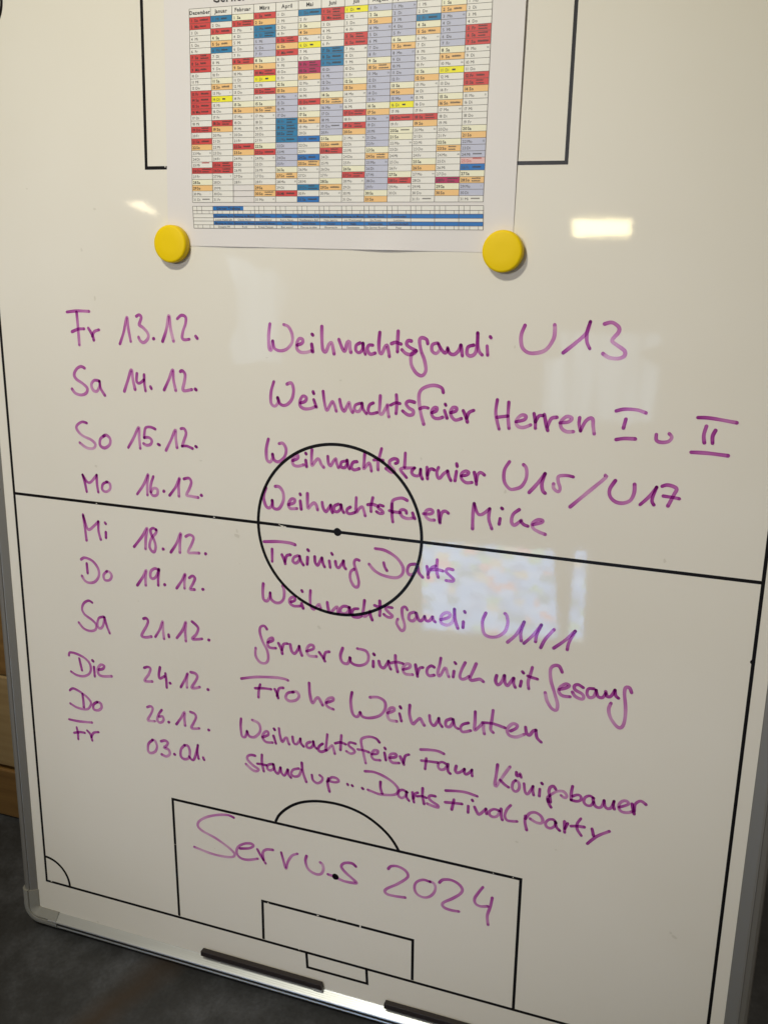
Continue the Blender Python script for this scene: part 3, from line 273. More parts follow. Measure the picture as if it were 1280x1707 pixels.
('event', 'handwritten Christmas party entry starting Weihnachtsfeier Fam, beside 26.12.', 0.00264, [[2437, 1945, 2431, 2027, 2443, 2123, 2478, 2125, 2497, 2063], [2497, 2063, 2522, 2111, 2582, 2105, 2636, 2036, 2623, 1961, 2555, 1936], [2660, 2093, 2719, 2058, 2714, 2024, 2684, 2036, 2658, 2090, 2693, 2135, 2763, 2129], [2774, 2057, 2798, 2130], [2780, 1983, 2788, 1993], [2831, 1969, 2842, 2044, 2864, 2101, 2893, 2056, 2913, 2049, 2922, 2085, 2935, 2112], [2970, 2028, 2979, 2084, 3008, 2097, 3037, 2059, 3050, 2031], [3050, 2031, 3056, 2078, 3082, 2105], [3150, 2044, 3116, 2066, 3113, 2101, 3147, 2107, 3179, 2072, 3179, 2034], [3179, 2034, 3192, 2079, 3211, 2098], [3272, 2038, 3239, 2070, 3230, 2110, 3263, 2122, 3310, 2095], [3319, 1934, 3310, 2027, 3304, 2100, 3338, 2068, 3368, 2034, 3381, 2069, 3394, 2114], [3457, 1918, 3452, 1998, 3449, 2065], [3397, 2009, 3449, 1989, 3500, 1998], [3595, 1973, 3540, 1971, 3531, 2006, 3577, 2035, 3587, 2061, 3550, 2082, 3508, 2066], [3825, 1914, 3792, 1883, 3730, 1877, 3667, 1903, 3649, 1940, 3672, 2047, 3697, 2146], [3618, 2025, 3677, 2024, 3726, 2032], [3756, 2045, 3804, 2030, 3812, 2000, 3776, 2004, 3750, 2050, 3772, 2092, 3835, 2089], [3875, 2006, 3889, 2077], [3876, 1957, 3883, 1967], [3928, 2045, 3982, 2025, 3982, 1997, 3937, 2006, 3921, 2052, 3952, 2087, 4014, 2079], [4023, 2013, 4045, 2054, 4060, 2083], [4056, 2065, 4070, 1999, 4104, 1977], [4212, 1906, 4285, 1893, 4367, 1888, 4424, 1903], [4266, 1983, 4263, 2025, 4258, 2087], [4221, 2012, 4283, 2006, 4371, 2000], [4448, 1997, 4412, 1986, 4381, 2006, 4378, 2045, 4404, 2064, 4437, 2049, 4456, 2018], [4466, 1996, 4465, 2038, 4471, 2069, 4489, 2083], [4541, 1997, 4534, 2040, 4550, 2062, 4582, 2046, 4614, 2012], [4616, 2011, 4615, 2044, 4629, 2060, 4658, 2040, 4682, 2005], [4682, 2005, 4683, 2040, 4687, 2064], [4905, 1908, 4898, 2004, 4890, 2094, 4901, 2116, 4921, 2080, 4968, 1988, 5013, 1906], [4934, 2048, 4973, 2082, 5011, 2102], [5068, 2023, 5046, 2053, 5043, 2104, 5068, 2130, 5095, 2112, 5104, 2072, 5094, 2036, 5068, 2023], [5071, 1944, 5073, 1976, 5091, 1977, 5103, 1949, 5114, 1984], [5142, 2038, 5151, 2099, 5164, 2128, 5181, 2128, 5202, 2088, 5220, 2046], [5220, 2046, 5219, 2090, 5230, 2129], [5279, 2061, 5278, 2128], [5291, 2001, 5298, 2008], [5412, 2032, 5393, 2008, 5366, 2024, 5356, 2066, 5367, 2101], [5355, 2166, 5350, 2124, 5382, 2086, 5429, 2048, 5478, 2039, 5508, 2070, 5502, 2093, 5482, 2094, 5461, 2080], [5352, 2142, 5365, 2183, 5383, 2210], [5368, 2114, 5377, 2162], [5551, 1974, 5544, 2037, 5547, 2104], [5547, 2104, 5593, 2106, 5625, 2087, 5625, 2054, 5600, 2043, 5557, 2065], [5731, 2044, 5697, 2031, 5661, 2054, 5652, 2093, 5671, 2120, 5709, 2121, 5733, 2081], [5725, 2046, 5740, 2104, 5769, 2124, 5800, 2109, 5817, 2049], [5817, 2047, 5826, 2096, 5849, 2116, 5880, 2099, 5897, 2037], [5897, 2037, 5894, 2069, 5905, 2109], [5943, 2082, 5989, 2057, 6014, 2035, 6001, 2014, 5970, 2017, 5941, 2052, 5941, 2095, 5967, 2119, 6010, 2118, 6046, 2101], [6042, 2029, 6054, 2075, 6066, 2117], [6064, 2091, 6066, 2030, 6095, 1993, 6121, 1990, 6152, 2010]]),
('event', 'handwritten event Standup... Darts Final party', 0.00264, [[2577, 2304, 2535, 2304, 2498, 2327, 2500, 2365, 2558, 2412, 2612, 2439, 2591, 2464, 2541, 2458, 2479, 2412], [2650, 2279, 2649, 2359, 2667, 2448], [2601, 2383, 2652, 2379, 2694, 2380], [2761, 2353, 2715, 2370, 2705, 2411, 2735, 2425, 2772, 2397, 2769, 2354], [2769, 2354, 2785, 2418, 2818, 2441, 2843, 2372], [2843, 2372, 2854, 2425, 2884, 2447, 2918, 2378], [2918, 2378, 2925, 2426, 2950, 2454], [3032, 2342, 2975, 2366, 2953, 2412, 2983, 2435, 3032, 2415, 3058, 2348], [3062, 2276, 3073, 2370, 3108, 2465], [3165, 2380, 3175, 2430, 3219, 2454, 3262, 2425, 3272, 2385, 3243, 2366], [3331, 2380, 3323, 2431, 3343, 2513], [3320, 2415, 3363, 2363, 3415, 2362, 3434, 2387, 3395, 2406, 3336, 2405], [3521, 2398, 3525, 2404], [3566, 2401, 3572, 2406], [3666, 2407, 3674, 2413], [3691, 2230, 3776, 2220, 3869, 2240, 3961, 2284, 4011, 2337, 4001, 2387, 3948, 2415, 3841, 2431, 3772, 2422, 3722, 2412], [3842, 2305, 3843, 2366, 3861, 2419], [4099, 2354, 4053, 2339, 4016, 2366, 4017, 2408, 4048, 2422, 4082, 2394, 4091, 2350], [4091, 2351, 4093, 2404, 4116, 2434], [4148, 2343, 4153, 2394, 4164, 2439], [4157, 2401, 4171, 2354, 4196, 2336], [4242, 2281, 4242, 2358, 4259, 2434], [4190, 2373, 4242, 2361, 4276, 2369], [4360, 2334, 4315, 2338, 4301, 2365, 4332, 2393, 4385, 2418, 4390, 2439, 4348, 2437, 4288, 2424], [4454, 2258, 4550, 2241, 4639, 2235, 4739, 2250], [4532, 2331, 4523, 2388, 4515, 2432], [4454, 2374, 4516, 2365, 4606, 2356], [4664, 2364, 4664, 2426], [4696, 2296, 4702, 2304], [4721, 2360, 4742, 2401, 4762, 2424, 4798, 2388, 4822, 2355], [4822, 2355, 4830, 2402], [4940, 2346, 4896, 2341, 4856, 2370, 4858, 2406, 4894, 2418, 4930, 2396, 4944, 2350], [4956, 2324, 4961, 2392, 4972, 2428], [5038, 2271, 5007, 2319, 4992, 2384, 5013, 2421, 5050, 2422, 5101, 2413], [5171, 2343, 5170, 2405, 5189, 2476], [5173, 2370, 5204, 2312, 5251, 2290, 5299, 2309, 5322, 2348, 5311, 2380, 5269, 2384, 5213, 2360], [5436, 2349, 5411, 2324, 5372, 2333, 5347, 2372, 5359, 2405, 5392, 2411, 5424, 2383, 5430, 2341], [5430, 2343, 5441, 2388, 5470, 2415], [5506, 2319, 5509, 2365, 5513, 2421], [5513, 2385, 5533, 2332], [5639, 2261, 5613, 2314, 5616, 2367, 5653, 2419], [5562, 2350, 5614, 2338, 5673, 2333], [5738, 2335, 5754, 2394], [5710, 2482, 5783, 2394, 5880, 2324]]),
('greeting', 'large handwritten Servus inside the lower penalty box', 0.0027500000000000003, [[2332, 3024, 2271, 3011, 2162, 3033, 2035, 3086, 1946, 3154, 1928, 3213, 1982, 3256, 2122, 3301, 2262, 3369, 2330, 3423, 2314, 3464, 2227, 3486, 2069, 3489, 1879, 3461], [2394, 3352, 2495, 3324, 2542, 3285, 2519, 3267, 2450, 3282, 2379, 3332, 2354, 3402, 2392, 3455, 2477, 3458, 2585, 3418], [2584, 3313, 2624, 3381, 2671, 3448], [2649, 3414, 2643, 3337, 2681, 3292, 2751, 3279], [2841, 3285, 2866, 3375, 2890, 3449, 2910, 3371, 2956, 3290, 3012, 3256], [3108, 3255, 3096, 3316, 3125, 3394, 3199, 3429, 3257, 3414, 3283, 3361, 3274, 3309, 3250, 3290], [3612, 3241, 3573, 3218, 3502, 3232, 3466, 3276, 3502, 3327, 3574, 3377, 3622, 3415, 3575, 3427, 3489, 3430, 3402, 3409, 3330, 3399]]),
('year', 'large handwritten 2024', 0.0027500000000000003, [[3934, 3185, 3961, 3150, 4026, 3135, 4098, 3159, 4128, 3203, 4106, 3248, 4018, 3329, 3924, 3399, 3906, 3437, 3937, 3458, 4021, 3456, 4105, 3446], [4340, 3218, 4275, 3212, 4212, 3252, 4192, 3315, 4215, 3374, 4275, 3396, 4333, 3377, 4378, 3324, 4393, 3262, 4374, 3222, 4339, 3212], [4428, 3201, 4459, 3164, 4528, 3146, 4597, 3163, 4642, 3208, 4629, 3262, 4557, 3333, 4479, 3393, 4463, 3429, 4492, 3453, 4550, 3459, 4619, 3453], [4831, 3143, 4791, 3212, 4760, 3284, 4774, 3331, 4820, 3344, 4884, 3326], [4921, 3228, 4908, 3320, 4885, 3415, 4887, 3466, 4895, 3515]])]
def arc(c, r, a0, a1, n): return [(c[0] + r * math.cos(a0 + (a1 - a0) * k / n), c[1] + r * math.sin(a0 + (a1 - a0) * k / n)) for k in range(n + 1)]
def marking(name, label, *items):
    F = Flat()
    for it in items:
        if it[0] == 'l': F.poly(it[1], LW, LH + it[2] * .00002)
        elif it[0] == 'c': F.ribbon(it[1], LW, LH + it[2] * .00002, closed=(len(it) > 3))
        else: F.blob(it[1], it[2], it[3], LH + .00008)
    return F.build(name, m_line, board, label)
marking('boundary_line', 'black printed outline of the football pitch', ('l', [PT['tl'], PT['bl'], PT['br'], PT['tr'], PT['tl']], 0), ('s', PT['bump'][0], PT['bump'][1], .0019))
marking('halfway_line', 'black printed halfway line', ('l', [PT['ml'], PT['mc'], PT['mr']], 1))
marking('centre_circle', 'black printed centre circle', ('c', arc(PT['cc'], PT['cr'], 0, 2 * math.pi * 119 / 120, 119), 2, 1))
marking('centre_spot', 'black centre spot', ('s', PT['mc'][0], PT['mc'][1], .0036))
def lerp(a, b, t): return (a[0] + (b[0] - a[0]) * t, a[1] + (b[1] - a[1]) * t)
marking('penalty_box', 'lower penalty area outline', ('l', [PT['pbl'], PT['ptl'], PT['ptr'], PT['pbr']], 1))
marking('penalty_box', 'upper penalty area outline, partly behind the calendar', ('l', [PT['utl'], PT['ubl'], PT['ubr'], PT['utr']], 1))
g1, g2 = PT['gtl'], PT['gtr']
marking('goal_area', 'lower goal area outline', ('l', [PT['gbl'], g1, lerp(g1, g2, .658)], 1), ('l', [lerp(g1, g2, .667), g2, PT['gbr']], 1))
marking('goal', 'printed goal below the goal line', ('l', [PT['etl'], PT['ebl'], PT['ebr'], PT['etr']], 1))
marking('penalty_arc', 'lower penalty arc', ('c', PT['arc'], 2))
marking('penalty_spot', 'black penalty spot inside the word Servus', ('s', PT['sp'][0], PT['sp'][1], .0033))
marking('corner_arc', 'lower left corner arc', ('c', arc(PT['bl'], PT['ca'], -math.pi / 2, 0, 16), 2))
marking('corner_arc', 'upper left corner arc', ('c', arc(PT['tl'], PT['ca'], 0, math.pi / 2, 16), 2))
marking('corner_arc', 'lower right corner arc', ('c', arc(PT['br'], PT['ca'], math.pi, math.pi * 1.5, 16), 2))

# small flaws: bare nicks in the print and grey spots on the enamel
def specks(name, lst, m, label, h):
    F = Flat(); rnd = random.Random(3)
    for (u, v, r, a) in lst:
        b = len(F.v); seg = 9
        for k in range(seg):
            t = 2 * math.pi * k / seg; rr = rnd.uniform(.6, 1.2); x, y = r * rr * math.cos(t), r * .55 * rr * math.sin(t)
            F.v.append(P(u + x * math.cos(a) - y * math.sin(a), v + x * math.sin(a) + y * math.cos(a), h))
        F.f.append(tuple(range(b, b + seg)))
    return F.build(name, m, board, label)
tag(specks('print_chip', CHIPS, m_board, 'small bare chips in the printed lines', .00016), kind='stuff')
o = specks('dirt_speck', SPECKS, m_grime, 'faint grey specks and smears on the enamel', .00005)
tag(o, kind='stuff'); ca = o.data.color_attributes.new('tint', 'FLOAT_COLOR', 'POINT')
for d in ca.data: d.color = (.90, .895, .88, 1)

# handwriting: every stroke a ribbon of translucent ink, denser where the pen was set down and at its rims
def spline(pts, step):
    if len(pts) == 1: return pts
    out = []; n = len(pts)
    for i in range(n - 1):
        p0 = Vector(pts[max(i - 1, 0)]); p1 = Vector(pts[i]); p2 = Vector(pts[i + 1]); p3 = Vector(pts[min(i + 2, n - 1)])
        L = (p2 - p1).length; k = max(2, int(L / step) + 1)
        for j in range(k):
            t = j / k
            out.append(.5 * ((2 * p1) + (-p0 + p2) * t + (2 * p0 - 5 * p1 + 4 * p2 - p3) * t * t + (-p0 + 3 * p1 - 3 * p2 + p3) * t ** 3))
    out.append(Vector(pts[-1])); return out
KINK = (.62, 2.05, .62)
def write(name, label, strokes, wd, seed):
    rnd = random.Random(seed); V = []; F = []; D = []; zs = 0
    cross = (-1, -.78, -.4, 0, .4, .78, 1)
    prof = (1.12, 1.22, 1.0, .86, .97, 1.2, 1.12)
    for st in strokes:
        base = .00018 + (zs % 12) * .000012; zs += 1
        if len(st) == 1:
            b = len(V); seg = 12; V.append(P(*st[0], base)); D.append(1.7)
            for k in range(seg):
                a = 2 * math.pi * k / seg; r = wd * .62 * rnd.uniform(.9, 1.08); V.append(P(st[0][0] + r * math.cos(a), st[0][1] + r * math.sin(a), base)); D.append(1.7)
            F += [(b, b + 1 + k, b + 1 + (k + 1) % seg) for k in range(seg)]; continue
        pts = spline(st, .0011); n = len(pts); L = [0]
        for i in range(1, n): L.append(L[-1] + (Vector(pts[i]) - Vector(pts[i - 1])).length)
        T = L[-1]; dark = rnd.uniform(1.25, 2.0); light = rnd.uniform(.62, .95) if T > .02 else rnd.uniform(.85, 1.15)
        ph = rnd.uniform(0, 6); hw = wd / 2 * rnd.uniform(.94, 1.06); skew = rnd.uniform(-.12, .12)
        # rounded ends: add shrinking stations beyond both ends
        st_ = []
        d0 = (Vector(pts[0]) - Vector(pts[1])).normalized(); d1 = (Vector(pts[-1]) - Vector(pts[-2])).normalized()
        for k, (ofs, sc) in enumerate(((1.0, .25), (.85, .55), (.5, .87))): st_.append((Vector(pts[0]) + d0 * hw * ofs, sc, 0))
        st_ += [(Vector(p), 1, L[i]) for i, p in enumerate(pts)]
        for k, (ofs, sc) in enumerate(((.5, .87), (.85, .55), (1.0, .25))): st_.append((Vector(pts[-1]) + d1 * hw * ofs, sc, T))
        b = len(V); N = len(st_)
        for i, (p, sc, l) in enumerate(st_):
            a = st_[max(i - 1, 0)][0]; c = st_[min(i + 1, N - 1)][0]; d = (c - a)
            d = d.normalized() if d.length > 1e-7 else d1; nn = Vector((-d.y, d.x))
            dens = light + (dark - light) * math.exp(-l / .006) * .9 + .12 * math.sin(l * 260 + ph)
            if T - l < .0011: dens += .55
            # slow drags leave thin ink: lighter on the way out of long curves
            if T > .03: dens -= .16 * min(1, l / T)
            wv = hw * sc * (1 + .05 * math.sin(l * 330 + ph * 2))
            for x, q in zip(cross, prof): V.append(P(p.x + nn.x * wv * x, p.y + nn.y * wv * x, base + i * 2.5e-7)); D.append(max(.35, dens * (q + skew * x)))
        m = len(cross)
        for i in range(N - 1):
            for k in range(m - 1): F.append((b + i * m + k, b + i * m + k + 1, b + (i + 1) * m + k + 1, b + (i + 1) * m + k))
    o = tag(obj(name, V, F, m_ink, board), label)
    ca = o.data.color_attributes.new('tint', 'FLOAT_COLOR', 'POINT')
    buf = []
    for d in D: buf += [math.exp(-k * d * .5 * 1.0) for k in KINK] + [1]
    ca.data.foreach_set('color', buf)
    return o
for i, (nm, lab, wd, data) in enumerate(INK):
    strokes = []
    for q in data:
        strokes.append([(q[k] / 1e4, q[k + 1] / 1e4) for k in range(0, len(q), 2)])
    write('handwriting_' + nm, lab, strokes, wd, 11 + i)

# ---------------------------------------------------------------- dark bars on the frame
def bar(u0, u1, v0, label, clear):
    t = thing('dark_bar', M, label, 'bar', 'dark brown bars lying along the bottom rail')
    v, f = boxv(u0, u1, -.0066, -.0008, V0 - v0 - .0056, V0 - v0)
    # slanted right end
    v = [(x - (.0016 if (x == u1 and z > V0 - v0 - .001) else 0), y, z) for (x, y, z) in v]
    bevelled(obj('bar_body', v, f, m_bar, t), .0005, 2)
    if clear:
        v, f = boxv(u1 - .0105, u1 - .0005, -.0068, -.0012, V0 - v0 - .0098, V0 - v0 - .0057)
        v = [(x, y + (.0022 if z < V0 - v0 - .008 else 0), z) for (x, y, z) in v]
        bevelled(obj('clear_clip', v, f, m_clear, t), .0006, 2)
    return t
bar(.1945, .3295, .4622, 'dark brown bar with a clear clip at its end, left of the printed goal', True)
bar(.3940, .5290, .4622, 'dark brown bar right of the printed goal, cut off by the picture edge', False)

# ---------------------------------------------------------------- calendar sheet
PC = {'bl': (0.18439, -0.23493), 'br': (0.48085, -0.2337), 'tl': (0.18931, -0.44487), 'tr': (0.48289, -0.44369)}
GC = {'tl': (0.2116, -0.40943), 'bl': (0.20929, -0.26968), 'br': (0.45713, -0.27012), 'tr': (0.45821, -0.40982)}
KC = {'tl': (0.20917, -0.26664), 'bl': (0.21001, -0.24917), 'br': (0.45796, -0.24993), 'tr': (0.45753, -0.26742)}
def pv(s, t, extra=0.0):                   # s along the width, t up from the bottom edge (0..1)
    a = Vector(lerp(PC['bl'], PC['br'], s)); b = Vector(lerp(PC['tl'], PC['tr'], s)); q = a + (b - a) * t
    lift = .0024 * max(0, (s - .62) / .38) ** 1.6 * min(1, t / .7)
    wave = .0020 * math.exp(-((s - .66) / .085) ** 2) * math.exp(-t / .10) + .0009 * math.exp(-((s - .22) / .10) ** 2) * math.exp(-t / .10) + .0006 * math.exp(-((s - .45) / .07) ** 2) * math.exp(-t / .07)
    return P(q.x, q.y, .00035 + lift + wave + extra)
def st_of(u, v):
    # invert the (nearly affine) sheet coordinates
    t = .3; s = .5
    for _ in range(6):
        a = lerp(PC['bl'], PC['br'], s); b = lerp(PC['tl'], PC['tr'], s); t = (v - a[1]) / (b[1] - a[1])
        l = lerp(PC['bl'], PC['tl'], t); r = lerp(PC['br'], PC['tr'], t); s = (u - l[0]) / (r[0] - l[0])
    return s, t
cal = thing('calendar_sheet', M, 'printed year calendar sheet with coloured day cells held by two yellow magnets', 'calendar')
NX, NY = 90, 50
vs = [pv(i / NX, j / NY) for j in range(NY + 1) for i in range(NX + 1)]
fs = [(j * (NX + 1) + i, j * (NX + 1) + i + 1, (j + 1) * (NX + 1) + i + 1, (j + 1) * (NX + 1) + i) for j in range(NY) for i in range(NX)]
po = obj('paper', vs, fs, m_paper, cal)
sd = po.modifiers.new('thick', 'SOLIDIFY'); sd.thickness = .0001; sd.offset = -1
def gmap(gx, gy):                          # grid coordinates: gx 0..13 columns, gy rows downward from the top of row 1
    a = lerp(GC['tl'], GC['bl'], gy / 31); b = lerp(GC['tr'], GC['br'], gy / 31); return lerp(a, b, gx / 13)
def lmap(gx, gy):                          # key table below: gy 0..1
    a = lerp(KC['tl'], KC['bl'], gy); b = lerp(KC['tr'], KC['br'], gy); return lerp(a, b, gx / 13)
class Print:
    def __init__(s): s.v = []; s.f = []; s.m = []
    def quad(s, fn, x0, x1, y0, y1, mi, ex, nx=1):
        for k in range(nx):
            a = x0 + (x1 - x0) * k / nx; c = x0 + (x1 - x0) * (k + 1) / nx; b = len(s.v)
            for (x, y) in ((a, y0), (c, y0), (c, y1), (a, y1)): s.v.append(pv(*st_of(*fn(x, y)), ex))
            s.f.append((b, b + 3, b + 2, b + 1)); s.m.append(mi)
    def build(s, name, mats, label=None): return tag(obj(name, s.v, s.f, None, cal, mats=mats, fmat=s.m), label)
def ink(name, c, r=.5): return mat(name, c, r)
COLS = dict(r=(.62, .045, .04), b=(.001, .18, .38), B=(.002, .15, .47), o=(.85, .52, .20), c=(.82, .79, .58), y=(.88, .80, .01), l=(.50, .51, .62), m=(.44, .006, .09), p=(.72, .46, .44), w=(.78, .755, .69))
KEYS = list(COLS); CM = [ink('print_' + dict(r='red', b='teal_blue', B='blue', o='orange', c='cream', y='yellow', l='lavender', m='magenta', p='pink', w='white')[k], COLS[k]) for k in KEYS]
m_grid = ink('print_grid', (.09, .07, .05)); m_txt = ink('print_text', (.035, .03, .028)); m_txt2 = ink('print_text_grey', (.075, .065, .055)); m_txt3 = ink('print_text_red', (.55, .05, .04))
MONTH = ['Dezember', 'Januar', 'Februar', 'März', 'April', 'Mai', 'Juni', 'Juli', 'August', 'September', 'Oktober', 'November', 'Dezember']
CELLS = ["rrwwwwrrrwwwrrrrwwrwrowwwrwcoww", "bwrcobwwwwcowywwwrowwwwwrrwwwww", "crwwwwwrowwwwwcowwwwwrowwwww...", "robblllcorywrwcowwwwwcrwwwwwoow", "wwwwrorwwwwcollllbbbbllllcowwrw", "bwcowywwmmowwwrwcowwBwwBowwwbwB", "rrwwwwbbbllllcolllllcorwwwwcoww", "ywwwrrwwwwwcowwwrwrowwwwwcrwwww", "lcolllllcolllllcolllllcolllllco", "lllllcolllllcolywrwccwwwwwcrwww", "wwbcowwwwwcowwwwwrowwwwwcowwwww", "colllllcowywwwcowwwwwcowwwwmcow", "wwwwrrrwwwwrrowwwwwcolllpBcollw"]
pc = Print(); pg = Print(); pt = Print()
for c, row in enumerate(CELLS):
    pc.quad(gmap, c + .0, c + 1.0, -1.37, 0, KEYS.index('w'), .00012, 4)
    for r, k in enumerate(row):
        if k != '.': pc.quad(gmap, c, c + 1, r, r + 1, KEYS.index(k), .00012, 4)
gw = .0105
for c in range(14): pg.quad(gmap, c - gw, c + gw, -1, 31, 0, .00022) if False else [pg.quad(gmap, c - gw, c + gw, y, min(y + 2, 31), 0, .00022) for y in [-1.37] + list(range(0, 31, 2))]
for r in [-1.37] + list(range(0, 32)):
    pg.quad(gmap, 0, 13, r - .033, r + .033, 0, .00019, 78)
# key table
yr = [0, .196, .346, .523, .673, .843, 1]
for i in range(6):
    for c in range(13):
        k = 'w'
        if i in (2, 4) and c >= 1: k = 'B'
        pc.quad(lmap, c, c + 1, yr[i], yr[i + 1], KEYS.index(k), .00012, 4)
pc.quad(lmap, 1, 2.47, yr[0], yr[1], KEYS.index('B'), .00015, 6)
for y in yr: pg.quad(lmap, 0, 13, y - .010, y + .010, 0, .00019, 78)
for c in range(14): pg.quad(lmap, c - gw, c + gw, 0, 1, 0, .00022)
for c in range(13):
    for dx in (.21, .45):
        if not (1 <= c < 3): pg.quad(lmap, c + dx - .008, c + dx + .008, 0, yr[1], 0, .00022)
        pg.quad(lmap, c + dx - .008, c + dx + .008, yr[1], yr[2], 0, .00022)
        if c == 0 or c > 9: pg.quad(lmap, c + dx - .008, c + dx + .008, yr[5], 1, 0, .00022)
    pg.quad(lmap, c + .80, c + .816, yr[1], yr[2], 0, .00022)
    if c == 0 or c > 9: pg.quad(lmap, c + .80, c + .816, yr[5], 1, 0, .00022)
pc.build('day_cells', CM, 'coloured day cells of the calendar'); pg.build('grid_lines', [m_grid], 'thin ruled grid of the calendar')
# text out of the built-in typeface, glyph by glyph
GL = {}
def glyph(ch, bold):
    key = (ch, bold)
    if key in GL: return GL[key]
    cu = bpy.data.curves.new('g', 'FONT'); cu.body = ch; cu.resolution_u = 2; cu.size = 1; cu.offset = .022 if bold else 0
    o = bpy.data.objects.new('g', cu); COL.objects.link(o); bpy.context.view_layer.update()
    dg = bpy.context.evaluated_depsgraph_get(); me = o.evaluated_get(dg).to_mesh()
    vv = [(a.co.x, a.co.y) for a in me.vertices]; ff = [tuple(p.vertices) for p in me.polygons]
    xs = [a[0] for a in vv] or [0]; adv = max(xs) + .07 if vv else .28
    o.evaluated_get(dg).to_mesh_clear(); bpy.data.objects.remove(o); bpy.data.curves.remove(cu)
    GL[key] = (vv, ff, adv); return GL[key]
def text(pr, fn, s, x, y, size, aspect, mi, bold=False, center=False, ex=.00028):
    # x, y in table coordinates of the baseline; size in row heights; aspect turns row heights into column widths
    wtot = sum(glyph(ch, bold)[2] for ch in s) * size * aspect
    if center: x -= wtot / 2
    for ch in s:
        vv, ff, adv = glyph(ch, bold); b = len(pr.v)
        for (a, c) in vv: pr.v.append(pv(*st_of(*fn(x + a * size * aspect, y - c * size)), ex))
        for q in ff: pr.f.append(tuple(b + k for k in q)); pr.m.append(mi)
        x += adv * size * aspect
TM = [m_txt, m_txt2, m_txt3]
WD = ['Mo', 'Di', 'Mi', 'Do', 'Fr', 'Sa', 'So']
cw = (Vector(gmap(1, 0)) - Vector(gmap(0, 0))).length; rh = (Vector(gmap(0, 1)) - Vector(gmap(0, 0))).length; AS = rh / cw
rnd = random.Random(5)
for c in range(13):
    text(pt, gmap, MONTH[c], c + .5, -.42, .86, AS, 0, True, True)
    y, mth = (2024, 12) if c == 0 else (2025, c)
    for r in range(31):
        k = CELLS[c][r]
        try: d = datetime.date(y, mth, r + 1)
        except ValueError: continue
        wdn = d.weekday(); bold = wdn > 4 or k in 'rm'; mi = 0 if bold else 1
        if k == 'p': mi = 2
        yy = r + .76
        text(pt, gmap, str(r + 1), c + (.05 if r > 8 else .07), yy, .66, AS, mi, bold)
        text(pt, gmap, WD[wdn], c + .24, yy, .66, AS, mi, bold)
        if wdn == 0 and k in 'wl': text(pt, gmap, str(d.isocalendar()[1]), c + .86, r + .6, .38, AS, 1)
        # short entries too small to read: a word's worth of fine print
        if k in 'rmBb' or (k == 'o' and rnd.random() < .35) or (k in 'y'):
            if k == 'y': pt.quad(gmap, c + .52, c + .66, r + .38, r + .62, 0, .00028)
            else:
                two = rnd.random() < .5
                for (ya, yb) in (((.16, .36), (.58, .78)) if two else ((.36, .62),)):
                    x = c + .50; xe = c + rnd.uniform(.75, .93)
                    while x < xe:
                        ww = rnd.uniform(.015, .035); pt.quad(gmap, x, min(x + ww, xe), r + ya + rnd.uniform(-.03, .05), r + yb, 0 if k != 'o' else 1, .00028); x += ww + .012
for (c, r) in ((0, 24), (0, 30), (12, 23), (12, 30), (10, 30), (9, 19), (6, 18), (12, 24)):
    x = c + .5
    while x < c + .85:
        pt.quad(gmap, x, x + .03, r + .35 - .3 * (r == 24), r + .55 - .3 * (r == 24), 2 if r == 24 else 1, .00028); x += .045
krh = (Vector(lmap(0, 1)) - Vector(lmap(0, 0))).length; KA = krh / cw
for i, s in enumerate(['Lucius musst alle', 'Classic Rock', 'Showabend', 'Retro News', 'Headbangers Ball', 'Holy Sparks', 'mit Wettkampf', 'Ein Prosit', 'Lasttiere']):
    text(pt, lmap, s, i + 1.5, .650, .125, KA, 0, False, True)
for i, s in enumerate(['Designe FM', 'Rock', 'Kreuz Tanzen', 'Bier warm?', 'Plan op zu dine', 'Mitternacht', 'Gentlemens', 'Ein Gerner Rausch', 'Pinar']):
    text(pt, lmap, s, i + 1.5, .970, .125, KA, 0, False, True)
for i in range(9):
    text(pt, lmap, ['Wochentag Frei', 'Samstag im Monat', 'Turniere', 'Training', 'Wochentag Frei', 'Samstag im Monat', 'Sonntag im Monat', 'Gerner Busch', 'Kameraden'][i], i + 1.5, .49, .13, KA, 0, True, True)
    text(pt, lmap, ['Montag im Haus', 'Samstag im Monat', 'Abend im Monat', 'Training', 'Spiele Heim', 'Turnier', 'Halle', 'Kameraden', 'Kameradschaft'][i], i + 1.5, .81, .13, KA, 0, True, True)
text(pt, lmap, 'Gerner Training', 1.75, .155, .17, KA, 0, True, True)
text(pt, gmap, 'Gerner Terminkalender 2024/2025', 1.10, -2.12, 2.0, AS, 0, True)
pt.build('printed_text', TM, 'fine black print of the calendar')

# ---------------------------------------------------------------- magnets
def magnet(u, v, label, h0):
    t = thing('round_magnet', M @ Matrix.Translation(P(u, v, h0)), label, 'magnet', 'yellow magnets holding the calendar')
    R0 = .01545
    vs = []; fs = []; seg = 96
    prof = [(R0 - .0006, 0), (R0 - .0001, .0006), (R0, .0058), (R0 - .0003, .0070), (R0 - .0010, .0077), (R0 - .0020, .0080), (.006, .0080), (.0005, .0080)]
    for (r, h) in prof:
        for k in range(seg): a = 2 * math.pi * k / seg; vs.append((r * math.cos(a), -h, r * math.sin(a)))
    for i in range(len(prof) - 1):
        for k in range(seg): fs.append((i * seg + k, i * seg + (k + 1) % seg, (i + 1) * seg + (k + 1) % seg, (i + 1) * seg + k))
    fs.append(tuple((len(prof) - 1) * seg + k for k in range(seg))); fs.append(tuple(reversed(range(seg))))
    obj('magnet_body', vs, fs, m_yel, t, True); return t
magnet(.1903, -.2361, 'round yellow magnet at the lower left corner of the calendar', .0006)
magnet(.4749, -.2346, 'round yellow magnet at the lower right corner of the calendar', .0006)

